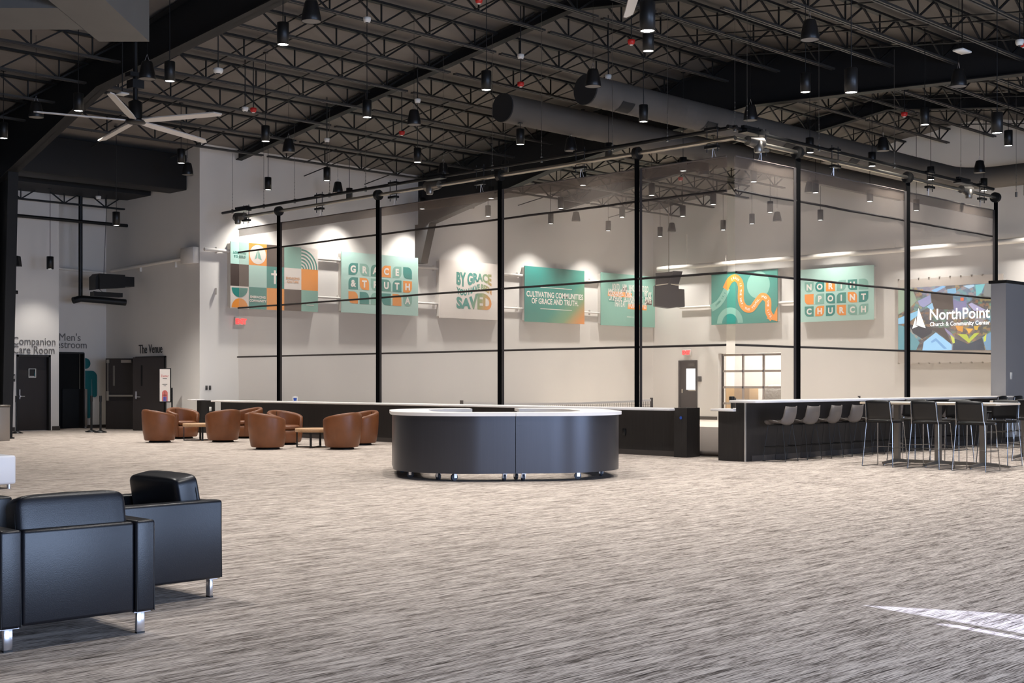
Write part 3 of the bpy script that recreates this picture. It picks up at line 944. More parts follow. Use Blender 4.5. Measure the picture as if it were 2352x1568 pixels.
x, z = onY(553, 737, 31.9)
t = thing('exit_sign', 'lit red exit sign on the white wall under the checkered banner', 'exit sign', (x, 31.98, z - 0.15))
MB().rbox(x - 0.17, x + 0.17, 31.9, 31.99, z - 0.12, z + 0.12, 0.01, 1).build('housing', M_signwhite, t, True)
m = MB().text('EXIT', 0.2, YF(31.89), x, z - 0.08, 0.006, bold=0.012, sx=0.9)
m.prism([(x - .16, z), (x - .13, z + .04), (x - .13, z - .04)], 0.004, 0.006, 0, YF(31.89)).prism([(x + .16, z), (x + .13, z + .04), (x + .13, z - .04)], 0.004, 0.006, 0, YF(31.89))
m.build('lettering', M_redsign, t, True)
y, z = onX(1576, 809, 39.7)
t = thing('exit_sign', 'lit red exit sign above the dark court door', 'exit sign', (39.79, y, z - 0.15))
MB().rbox(39.71, 39.79, y - 0.18, y + 0.18, z - 0.11, z + 0.11, 0.01, 1).build('housing', M_signwhite, t, True)
MB().text('EXIT', 0.2, XF(39.70), -y, z - 0.075, 0.006, bold=0.014, sx=0.9).build('lettering', M_redsign, t, True)

# ------------------------------------------------------------------ ceiling fan
D = 25.0
hub = atD(311, 278, D)
t = thing('ceiling_fan', 'large five-blade ceiling fan with pale blades and black motor', 'ceiling fan', hub)
mb = MB().lathe([(0.05, -0.06), (0.19, -0.04), (0.2, 0.0), (0.17, 0.03)], n=28)
mb.build('hub_disc', M_plastic, t)
MB().lathe([(0.13, 0.03), (0.13, 0.36), (0.06, 0.4)], n=22).build('motor', M_black, t)
MB().tube([(0, 0, 0.4), (0, 0, deck(hub.y) - hub.z - 0.15)], 0.045, 10).build('downrod', M_black, t)
MB().box(-0.12, 0.12, -0.12, 0.12, 0.62, 0.78).box(-0.16, 0.16, -0.1, 0.1, 0.84, 0.92).build('mount', M_black, t)
TILT = Matrix.Rotation(math.radians(-4.5), 4, Vector((1, -1, 0)))
for ang in (16, -56, -128, -200, -272):
    a = math.radians(-45 - ang)
    b = MB(); b.T = TILT @ Matrix.Rotation(a, 4, 'Z') @ Matrix.Rotation(math.radians(-11), 4, 'X')
    b.prism([(0.17, -0.06), (0.5, -0.085), (1.72, -0.075), (1.84, 0.02), (1.78, 0.075), (0.5, 0.085), (0.17, 0.06)], -0.012, 0.012)
    b.build('blade', M_fan, t)
p = atD(281, 216, D + 0.6)
t = thing('access_point', 'flat white wireless box hung above the fan hub', 'access point', p)
MB().rbox(p.x - 0.09, p.x + 0.09, p.y - 0.12, p.y + 0.12, p.z - 0.015, p.z + 0.02, 0.008, 1).build('case', M_pwhite, t, True)
MB().bar((p.x, p.y, p.z), (p.x, p.y, deck(p.y) - 0.1), 0.015).build('hanger', M_black, t, True)
p = atD(2210, 118, 23.2)
t = thing('access_point', 'flat white wireless box before the deep ridge beam', 'access point', p)
MB().rbox(p.x - 0.17, p.x + 0.17, p.y - 0.1, p.y + 0.1, p.z - 0.015, p.z + 0.02, 0.008, 1).build('case', M_pwhite, t, True)
MB().bar((p.x, p.y, p.z), (p.x, p.y, deck(p.y) - 0.1), 0.015).build('hanger', M_black, t, True)
# a second fan whose blade tip dips into the picture at the top
hub2 = atD(1467, -42, 19.2)
t = thing('ceiling_fan', 'ceiling fan at the upper edge, only a pale blade tip visible', 'ceiling fan', (hub2.x, hub2.y, hub2.z))
MB().lathe([(0.13, -0.04), (0.13, 0.36), (0.06, 0.4)], n=22).build('motor', M_black, t)
MB().tube([(0, 0, 0.4), (0, 0, deck(hub2.y) - hub2.z - 0.1)], 0.045, 10).build('downrod', M_black, t)
for ang in (-90, -18, 54, 126, 198):
    a = math.radians(-45 - ang)
    b = MB(); b.T = Matrix.Rotation(a, 4, 'Z') @ Matrix.Rotation(math.radians(-11), 4, 'X')
    b.prism([(0.17, -0.06), (0.5, -0.085), (1.72, -0.075), (1.84, 0.02), (1.78, 0.075), (0.5, 0.085), (0.17, 0.06)], -0.012, 0.012)
    b.build('blade', M_fan, t)

# ------------------------------------------------------------------ divider nets and their rails
ZT = 5.62
NX, NY = 20.0, 14.2


def net_part(name, label, along, s0, s1, off):
    """along = 'y': net in plane x = off from y = s0 to s1; 'x': net in plane y = off"""
    def pt(s, z, w=0.0):
        return (off - w, s, z) if along == 'y' else (s, off - w, z)

    def wave(s, z):
        k = (z / ZT) * (1 - 0.85 * (z / ZT) ** 6)
        return 0.03 * math.sin(s * 1.9 + z * 0.5) * k + 0.02 * math.sin(s * 4.7 - z * 1.5) * k + 0.011 * math.sin(s * 9.5 + 2.4 * z) * (0.4 + 0.6 * k)
    t = thing(name, label, 'divider net', pt(s0, 0), 0, 'sheer court divider nets')
    n = int(abs(s1 - s0) / 0.14); mz = 26; vs = []; fs = []
    for i in range(n + 1):
        s = s0 + (s1 - s0) * i / n
        for j in range(mz + 1):
            z = 0.03 + (ZT - 0.03) * j / mz
            vs.append(pt(s, z, wave(s, z)))
    for i in range(n):
        for j in range(mz):
            a = i * (mz + 1) + j; fs.append((a, a + 1, a + mz + 2, a + mz + 1))
    MB().add(vs, fs, 0, True).build('netting', M_net, t, True)
    return t, pt, wave


def line_on(pt, wave, s0, s1, z, r, sag=0.0, step=0.5, nsag=3.0, off=0.02):
    n = max(2, int(abs(s1 - s0) / step)); pts = []
    for i in range(n + 1):
        s = s0 + (s1 - s0) * i / n
        zz = z - sag * abs(math.sin(nsag * PI * i / n))
        pts.append(pt(s, zz, wave(s, zz) + off))
    return pts


def finish_net(t, pt, wave, s0, s1, straps):
    # pocket along the top, weighted hem along the bottom, seams
    a = MB()
    n = 60; vs = []; fs = []
    for i in range(n + 1):
        s = s0 + (s1 - s0) * i / n
        for z in (ZT - 0.2, ZT):
            vs.append(pt(s, z, wave(s, z) + 0.012)); vs.append(pt(s, z, wave(s, z) - 0.012))
    for i in range(n):
        b = 4 * i; fs += [(b, b + 2, b + 6, b + 4), (b + 1, b + 5, b + 7, b + 3)]
    a.add(vs, fs, 0, True).build('top_pocket', M_pocket, t, True)
    MB().tube(line_on(pt, wave, s0, s1, ZT, 0.015), 0.016, 6).build('top_rope', M_hem, t, True)
    MB().tube(line_on(pt, wave, s0, s1, 0.06, 0.05), 0.05, 8).build('bottom_hem', M_hem, t, True)
    for z, sg in ((4.98, 0.0), (3.45, 0.0), (2.1, 0.0)):
        pts = line_on(pt, wave, s0, s1, z, 0.02)
        MB().tube(pts, 0.024, 6).build('seam_band', M_band, t, True)
    for px in straps:
        r = (px - CX) / F
        s = off_solve(pt, px)
        p0 = Vector(pt(s, 0.3, 0.07)); p1 = Vector(pt(s, ZT + 0.28, 0.07))
        MB().bar(p0, p1, 0.095, 0.012, 0, up=(0.7, 0.7, 0)).build('lift_strap', M_strap, t, True)
        sgn = -1 if pt(0, 0)[0] == NX else -1
        q0 = Vector(pt(s + sgn * 0.095, 0.3, 0.06)); q1 = Vector(pt(s + sgn * 0.095, ZT, 0.06))
        MB().bar(q0, q1, 0.05, 0.01, 0, up=(0.7, 0.7, 0)).build('guide_tape', M_band, t, True)


def off_solve(pt, px):
    r = (px - CX) / F
    a = pt(1.0, 0)
    if a[1] == 1.0:          # plane x = const
        return a[0] * (1 - r) / (1 + r)
    return a[1] * (1 + r) / (1 - r)


YL = off_solve(lambda s, z: (NX, s, z), 548); YR = off_solve(lambda s, z: (NX, s, z), 1669)
XL = off_solve(lambda s, z: (s, NY, z), 1687)
t, pt, wv = net_part('divider_net', 'sheer court net on the lounge side, hung between five black straps', 'y', YL, YR, NX)
S_L = (645, 873, 1153, 1468); finish_net(t, pt, wv, YL, YR, S_L)
t, pt2, wv2 = net_part('divider_net', 'brightly lit sheer court net above the bar counter', 'x', XL, 31.0, NY)
S_R = (1826, 2079, 2281); finish_net(t, pt2, wv2, XL, 31.0, S_R)


def rail(label, pt, s0, s1, straps, hangers, motors, clamps, tube_s):
    ZU, ZL = 6.14, 5.93
    t = thing('net_hoist', label, 'net hoist', pt(s0, ZU), 0, 'net hoist rails')
    MB().tube([pt(s0, ZU), pt(s1, ZU)], 0.038, 10).build('support_pipe', M_black, t, True)
    MB().tube([pt(tube_s, ZL, 0.06), pt(s1, ZL, 0.06)], 0.042, 12).build('drive_tube', M_tube, t, True)
    for px in straps:
        s = off_solve(pt, px)
        r = MB().tube([pt(s - 0.05, ZL, 0.06), pt(s + 0.05, ZL, 0.06)], 0.125, 22)
        r.build('strap_reel', M_black, t, True)
    for px in hangers:
        s = off_solve(pt, px); p = Vector(pt(s, ZU)); top = Vector((p.x, p.y, deck(p.y) - 0.5))
        h = MB().tube([p, top], 0.005, 5)
        for q in range(5): h.ico(p + Vector((0, 0, 0.12 + 0.09 * q)), 0.016, 0, 1, (0.6, 0.6, 1.5))
        h.lathe([(0.03, -0.06), (0.03, 0.06)], p, 8)
        h.build('hanger_chain', M_chain, t, True)
    for px in clamps:
        s = off_solve(pt, px); c = MB()
        for dz in (ZU + 0.02, ZL - 0.11):
            a = Vector(pt(s - 0.14, dz, 0.06)); b = Vector(pt(s + 0.14, dz, 0.06)); c.bar(a, b, 0.12, 0.05)
        for ds in (-0.12, 0.12):
            c.tube([pt(s + ds, ZU + 0.1, 0.06), pt(s + ds, ZL - 0.2, 0.06)], 0.01, 6)
        c.build('clamp_bracket', M_black, t, True)
        MB().tube([pt(s, ZL - 0.12, 0.03), pt(s + 0.05, ZT, 0)], 0.006, 5).tube([pt(s, ZL - 0.12, 0.03), pt(s - 0.05, ZT, 0)], 0.006, 5).build('net_hook', M_chrome, t, True)
    for px in motors:
        s = off_solve(pt, px); c = MB()
        c.tube([pt(s - 0.22, ZL, 0.1), pt(s + 0.2, ZL, 0.1)], [0.09, 0.13], 16)
        c.tube([pt(s + 0.2, ZL, 0.1), pt(s + 0.3, ZL, 0.1)], 0.07, 14)
        c.lathe([(0.07, 0), (0.085, 0.03), (0.085, 0.2), (0.05, 0.22)], Vector(pt(s + 0.05, ZL - 0.2, 0.16)), 14)
        mo = c.build('motor', M_tablemetal, t, True)
        a = Vector(pt(s - 0.3, ZU - 0.03, 0.05)); b = Vector(pt(s + 0.3, ZU - 0.03, 0.05))
        MB().bar(a, b, 0.2, 0.06).bar(a + Vector((0, 0, 0.08)), b + Vector((0, 0, 0.08)), 0.08, 0.05).build('motor_plate', M_black, t, True)
    return t


yA = off_solve(pt, 511)
rail('black pipe and steel drive tube hoisting the lounge-side net', pt, yA, 14.1, S_L, (534, 606, 677, 757, 840, 1018, 1131, 1244, 1407, 1533), (560, 1002), (570, 738, 908, 1107, 1337, 1640), off_solve(pt, 552))
rail('black pipe and steel drive tube hoisting the bar-side net', pt2, 19.85, 30.9, S_R, (1688, 1716, 1881, 2054, 2207, 2334), (1722, 2208), (1745, 1912, 2130, 2250), 20.0)

# ------------------------------------------------------------------ banners
def tile(s, corners, r=0.45, n=6):
    """square of size s with the listed corners (0 = bottom left, going round) rounded"""
    pts = []
    cs = [(0, 0, PI, 1.5 * PI), (s, 0, 1.5 * PI, 2 * PI), (s, s, 0, PI / 2), (0, s, PI / 2, PI)]
    for i, (x, y, a0, a1) in enumerate(cs):
        if i in corners:
            q = s * r; cx = x + (q if x == 0 else -q); cy = y + (q if y == 0 else -q)
            pts += [(cx + q * math.cos(a0 + (a1 - a0) * k / n), cy + q * math.sin(a0 + (a1 - a0) * k / n)) for k in range(n + 1)]
        else: pts.append((x, y))
    return pts


def shift(poly, du, dv): return [(u + du, v + dv) for u, v in poly]


def arcpoly(cx, cy, r, a0, a1, n=24, r2=None):
    p = [(cx + r * math.cos(a0 + (a1 - a0) * k / n), cy + r * math.sin(a0 + (a1 - a0) * k / n)) for k in range(n + 1)]
    if r2 is not None:
        p += [(cx + r2 * math.cos(a1 + (a0 - a1) * k / n), cy + r2 * math.sin(a1 + (a0 - a1) * k / n)) for k in range(n + 1)]
    return p


def flat(mb, poly, w, mi, fr):
    return mb.add([fr(u, v, w) for u, v in poly], [list(range(len(poly)))], mi)


def strip(mb, pts, wd_, w, mi, fr):
    L = []; Rr = []
    for i, p in enumerate(pts):
        a = Vector(pts[max(i - 1, 0)]); b = Vector(pts[min(i + 1, len(pts) - 1)])
        d = (b - a).normalized(); nrm = Vector((-d.y, d.x)) * (wd_ / 2)
        L.append((p[0] + nrm.x, p[1] + nrm.y)); Rr.append((p[0] - nrm.x, p[1] - nrm.y))
    for i in range(len(pts) - 1):
        flat(mb, [L[i], L[i + 1], Rr[i + 1], Rr[i]], w, mi, fr)


BACK = 0.16     # gap between banner and wall


def banner(label, px0, px1, pt_, pb, wall, side):
    """rectangle on a wall seen between two pixel columns; (pt_, pb) = top/bottom rows at px0"""
    if wall == 'y':
        Yp = 32.0 - BACK; u0, zt = onY(px0, pt_, Yp); _, zb = onY(px0, pb, Yp); u1, _ = onY(px1, pt_, Yp)
        loc = (u0, Yp, zb); fr = lambda u, v, w: (u0 + u, Yp - w, zb + v); bw = u1 - u0
    else:
        Xp = 39.8 - BACK; ya, zt = onX(px0, pt_, Xp); _, zb = onX(px0, pb, Xp); yb, _ = onX(px1, pt_, Xp)
        loc = (Xp, ya, zb); fr = lambda u, v, w: (Xp - w, ya - u, zb + v); bw = ya - yb
    bh = zt - zb
    t = thing('wall_banner', label, 'banner', loc, 0, 'printed wall banners')
    fm = MB()
    for a, b in ((0.02, 0.08), (bw - 0.08, bw - 0.02)): fm.prism([(a, 0.05), (b, 0.05), (b, bh - 0.05), (a, bh - 0.05)], -BACK, -0.002, 0, fr)
    for a, b in ((0.02, 0.08), (bh - 0.08, bh - 0.02)): fm.prism([(0.05, a), (bw - 0.05, a), (bw - 0.05, b), (0.05, b)], -BACK * 0.4, -0.002, 0, fr)
    fm.build('mounting_frame', M_frost, t, True)
    return t, fr, bw, bh


def sheet(mb, bw, bh, fr, mi=0, th=0.03):
    return mb.prism([(0, 0), (bw, 0), (bw, bh), (0, bh)], 0, th, mi, fr)


W1 = 0.033
# 1: checkered banner
t, fr, bw, bh = banner('checkered banner of teal, orange, brown and mint squares with a cross', 528, 729, 554, 707, 'y', 0)
mats = [M_cream, M_mint, M_orange, M_brown, M_sage, M_teal, M_teal2]
grid = [[0, 5, 2, 3, 4], [3, 1, 5, 0, 2], [1, 2, 3, 4, 0]]
m = sheet(MB(), bw, bh, fr); cw, ch = bw / 5, bh / 3
for r in range(3):
    for c in range(5):
        flat(m, [(c * cw, r * ch), ((c + 1) * cw, r * ch), ((c + 1) * cw, (r + 1) * ch), (c * cw, (r + 1) * ch)], W1, grid[r][c], fr)
W2 = W1 + 0.003
flat(m, arcpoly(1.5 * cw, 2.5 * ch, 0.28, 0, 2 * PI), W2, 0, fr)
for i in range(6):
    r1 = ch * 0.93 * (6 - i) / 6
    flat(m, arcpoly(4 * cw, 2 * ch, r1, 0, PI / 2, 14, r1 - 0.045), W2, 6, fr)
flat(m, arcpoly(0.5 * cw, 0.93 * ch, 0.27, PI, 2 * PI), W2, 5, fr)
flat(m, arcpoly(0.5 * cw, 0.02, 0.27, 0, PI), W2, 2, fr)
m.build('printed_sheet', mats, t, True)
m = MB()
cx, cy = 2.46 * cw, 1.52 * ch
flat(m, [(cx - .035, cy - .2), (cx + .035, cy - .2), (cx + .035, cy + .2), (cx - .035, cy + .2)], W2, 0, fr)
flat(m, [(cx - .13, cy + .05), (cx + .13, cy + .05), (cx + .13, cy + .11), (cx - .13, cy + .11)], W2 + .001, 0, fr)
flat(m, [(1.5 * cw - .12, 2.5 * ch - .15), (1.5 * cw - .02, 2.5 * ch - .1), (1.5 * cw + .0, 2.5 * ch + .17)], W2 + .003, 1, fr)
flat(m, [(1.5 * cw + .0, 2.5 * ch - .1), (1.5 * cw + .13, 2.5 * ch - .15), (1.5 * cw + .01, 2.5 * ch + .17)], W2 + .003, 1, fr)
for s_, u, v, mi in (('LOOKING', .5, 2.47, 2), ('TO JESUS', .5, 2.29, 2), ('ENGAGING', 3.5, 1.47, 3), ('CULTURE', 3.5, 1.31, 3), ('EMBRACING', 1.5, .5, 0), ('COMMUNITY', 1.5, .33, 0)):
    m.text(s_, 0.095 if mi != 0 or v > .32 else .06, fr, u * cw, v * ch, W2 + .002, mi, bold=.003)
flat(m, [(4.3 * cw, .29 * ch), (4.75 * cw, .29 * ch), (4.75 * cw, .32 * ch), (4.3 * cw, .32 * ch)], W2, 0, fr)
m.build('lettering', [M_ltext, M_sage, M_teal2, M_tanprint], t, True)


def tiles_banner(t, fr, bw, bh, rows, cols, u0, v0, s, g, spec):
    m = sheet(MB(), bw, bh, fr)
    mats = [M_mint, M_teal, M_sage, M_orange, M_teal2]
    tx = MB()
    for r, row in enumerate(spec):
        for c, (chr_, col, cor) in enumerate(row):
            u = u0 + c * (s + g); v = v0 + (len(spec) - 1 - r) * (s + g)
            flat(m, shift(tile(s, cor), u, v), W1, col, fr)
            if chr_ != ' ': tx.text(chr_, s * 0.78, fr, u + s / 2, v + s * 0.23, W2, 0, bold=.012)
    m.build('printed_sheet', mats, t, True)
    tx.build('lettering', M_ltext, t, True)


t, fr, bw, bh = banner('mint banner with lettered leaf-shaped tiles, second from the left end', 783, 959, 577, 717, 'y', 0)
s = bw * 0.12; g = bw * 0.022
tiles_banner(t, fr, bw, bh, 3, 6, bw * .085, bh * .155, s, g, [
    [('G', 1, (3, 1)), ('R', 2, (0, 2)), ('A', 4, (3,)), ('C', 3, (3,)), ('E', 2, (1, 3)), (' ', 1, (2, 0))],
    [('&', 1, (3,)), ('T', 3, (2, 0)), ('R', 2, (0,)), ('U', 4, (2,)), ('T', 1, (3, )), ('H', 3, (1,))],
    [(' ', 3, (2, 0)), (' ', 1, (2,)), (' ', 2, (3, 1)), (' ', 1, (0,)), (' ', 3, (2,)), ('A', 2, (1, 0))]])

# 3: cream slogan
t, fr, bw, bh = banner('cream banner with wavy teal-to-orange slogan lettering', 1008, 1150, 595, 729, 'y', 0)
sheet(MB(), bw, bh, fr).build('printed_sheet', M_cream, t, True)
M_grad = gradient_mat('teal_to_orange_ink', [(0.0, rgb(56, 138, 124)), (0.35, rgb(66, 150, 140)), (0.6, rgb(150, 160, 110)), (0.85, rgb(232, 148, 72))],
                      ((1 / (bw * 0.62), 1, 1 / (bh * 1.1)), (-0.2, 0, 0), (0, math.radians(-28), 0)))
tw = bw * 0.57; ux = bw * 0.265


def wavy(u_): return 0.11 * math.sin((u_ / tw) * 2 * PI - PI * 0.9)


def fitline(mb, body, base, height, top_w=1.0, bot_w=1.0, mi=0):
    tmp = MB().text(body, 1.0, lambda u, v, w: (u, v, w), align='LEFT', bold=.05)
    x0 = min(p.x for p in tmp.v); x1 = max(p.x for p in tmp.v); y0 = min(p.y for p in tmp.v); y1 = max(p.y for p in tmp.v)
    pts = []
    for p in tmp.v:
        u = (p.x - x0) / (x1 - x0) * tw; f = (p.y - y0) / (y1 - y0)
        v = base + f * height + wavy(u) * (bot_w * (1 - f) + top_w * f)
        pts.append(fr(ux + u, v, W1))
    mb.add(pts, tmp.f, mi)


m = MB()
fitline(m, 'BY GRACE', bh * .61, bh * .20, 0.0, 1.0); fitline(m, 'YOU HAVE BEEN', bh * .455, bh * .115, 1.0, 1.0); fitline(m, 'SAVED', bh * .17, bh * .245, 1.0, 0.0)
m.build('lettering', M_grad, t, True)

# 4: gradient slogan
t, fr, bw, bh = banner('teal banner fading to orange with two-line cream slogan', 1204, 1341, 610, 738, 'y', 0)
M_grad2 = gradient_mat('teal_sheet_orange_corner', [(0.0, rgb(22, 132, 122)), (0.45, rgb(52, 142, 126)), (0.68, rgb(120, 156, 116)), (0.9, rgb(232, 148, 76))],
                       ((1 / (bw * 1.05), 1, 1 / (bh * 1.2)), (0.25, 0, 0), (0, math.radians(-42), 0)))
sheet(MB(), bw, bh, fr).build('printed_sheet', M_grad2, t, True)
m = MB()
m.text('CULTIVATING COMMUNITIES', bw * .087, fr, bw * .5, bh * .455, W1, bold=.006, sx=.82); m.text('OF GRACE AND TRUTH.', bw * .087, fr, bw * .5, bh * .335, W1, bold=.006, sx=.82)
for v in (.24, .63): flat(m, [(bw * .25, bh * v), (bw * .78, bh * v), (bw * .78, bh * v + .02), (bw * .25, bh * v + .02)], W1, 0, fr)
m.build('lettering', M_ltext, t, True)

# 5: verse banner
t, fr, bw, bh = banner('sage banner with small verse words on brush strokes, beside the black cabinet', 1379, 1503, 625, 746, 'y', 0)
m = sheet(MB(), bw, bh, fr)
tx = MB()
fsz = bw * .088


def word(s_, u, v, w, mi=None):
    if mi is not None:
        j = .012
        flat(m, [(bw * u - .03, bh * v - .05), (bw * (u + w) + .02, bh * v - .05 - j), (bw * (u + w) + .04, bh * v + .13), (bw * u - .01, bh * v + .14)], W1, mi, fr)
    tmp = MB().text(s_, 1, lambda a, b, c: (a, b, c), align='LEFT', bold=.02)
    x0 = min(p.x for p in tmp.v); x1 = max(p.x for p in tmp.v)
    tx.add([fr(bw * u + (p.x - x0) / (x1 - x0) * bw * w, bh * v + p.y * fsz * 1.15, W2) for p in tmp.v], tmp.f, 0)


word('NOW TO', .2, .69, .13); word('HIM', .39, .69, .07, 3); word('WHO IS ABLE TO DO', .5, .69, .37)
word('IMMEASURABLY MORE', .13, .585, .42, 2); word('THAN ALL', .585, .585, .17); word('WE ASK', .79, .575, .14, 1)
word('OR IMAGINE,', .14, .48, .24, 1); word('ACCORDING TO HIS', .42, .475, .34); word('POWER', .81, .47, .12, 3)
word('THAT IS AT', .24, .37, .2); word('WORK WITHIN US', .49, .36, .34, 2)
tx.text('EPHESIANS 3:20', .06, fr, bw * .53, bh * .17, W2)
m.build('printed_sheet', [M_sage, M_teal2, M_orange, M_brown], t, True)
tx.build('lettering', M_ltext, t, True)

# 6: ribbon banner
t, fr, bw, bh = banner('teal banner with a winding orange ribbon of words', 1635, 1787, 628, 746, 'x', 0)
m = sheet(MB(), bw, bh, fr, 1)


def sm(ctrl, n=10):
    out = []
    c = [ctrl[0]] + ctrl + [ctrl[-1]]
    for i in range(1, len(c) - 2):
        for k in range(n):
            s_ = k / n; p0, p1, p2, p3 = (Vector(q) for q in c[i - 1:i + 3])
            out.append(tuple(0.5 * (2 * p1 + (p2 - p0) * s_ + (2 * p0 - 5 * p1 + 4 * p2 - p3) * s_ ** 2 + (3 * p1 - p0 - 3 * p2 + p3) * s_ ** 3)))
    out.append(tuple(ctrl[-1])); return out


def uv(a, b): return (bw * a, bh * b)


flat(m, [uv(0, .38), uv(.2, .55), uv(.3, .8), uv(.36, 1), uv(1, 1), uv(1, .02), uv(.62, 0), uv(.1, 0)], W1, 4, fr)
flat(m, arcpoly(bw * .72, bh * .72, bw * .17, 0, 2 * PI), W1 + .001, 2, fr)
for k, (rr, mi) in enumerate(((bw * .2, 2), (bw * .12, 5))):
    flat(m, arcpoly(bw * .29, bh * .02, rr, 0, PI), W1 + .002 + .001 * k, mi, fr)
strip(m, sm([uv(.0, .32), uv(.12, .42), uv(.2, .57), uv(.25, .7)]), bh * .145, W1 + .004, 2, fr)
rib = sm([uv(.22, .68), uv(.29, .84), uv(.38, .88), uv(.455, .75), uv(.46, .45), uv(.52, .30), uv(.62, .28), uv(.71, .42), uv(.78, .5), uv(.86, .42), uv(.87, .2), uv(.93, .07)])
strip(m, rib, bh * .135, W1 + .005, 3, fr)
flat(m, [uv(.84, .08), uv(1, 0.02), uv(1, .3), uv(.95, .15)], W1 + .0045, 3, fr)
m.build('printed_sheet', [M_teal, M_teal2, M_sage, M_orange, M_teal2, M_teal], t, True)
m = MB()


def along(path, body, size, mi):
    L = [0]
    for a, b in zip(path, path[1:]): L.append(L[-1] + (Vector(b) - Vector(a)).length)
    tot = L[-1]; n = len(body)
    for i, chx in enumerate(body):
        if chx == ' ': continue
        d = tot * (i + .5) / n; k = max(j for j in range(len(L)) if L[j] <= d); k = min(k, len(path) - 2)
        f = (d - L[k]) / max(1e-6, L[k + 1] - L[k]); a, b = Vector(path[k]), Vector(path[k + 1]); p = a + (b - a) * f
        an = math.atan2(b.y - a.y, b.x - a.x); ca, sa = math.cos(an), math.sin(an)
        m.text(chx, size, fr, 0, 0, W1 + .009, mi, bold=.003, warp=lambda x, y: (p.x + ca * x - sa * (y - size * .35), p.y + sa * x + ca * (y - size * .35)))


along(rib[12:], 'JESUS IS THE WAY, THE TRUTH, AND THE LIFE.', bh * .06, 0)
along(sm([uv(.06, .37), uv(.15, .47), uv(.22, .62)]), 'JOHN 14:6', bh * .055, 1)
m.build('lettering', [M_ltext, M_teal2], t, True)

# 7: tile banner on the screen wall
t, fr, bw, bh = banner('mint banner with three rows of lettered leaf tiles, between ribbon banner and screen', 1838, 2008, 620, 740, 'x', 0)
s = bw * 0.125; g = bw * 0.022
tiles_banner(t, fr, bw, bh, 3, 6, bw * .07, bh * .10, s, g, [
    [('N', 2, (0, 1)), ('O', 1, (0, 3)), ('R', 3, (2,)), ('T', 2, (3, 1)), ('H', 4, (0,)), (' ', 2, (2,))],
    [(' ', 3, (0,)), ('P', 2, (3, )), ('O', 1, (2, 0)), ('I', 4, (3,)), ('N', 3, (2, 0)), ('T', 1, (1,))],
    [('C', 4, (0,)), ('H', 3, (3, 1)), ('U', 1, (1,)), ('R', 3, (0,)), ('C', 2, (2, 0)), ('H', 2, (3, 1))]])

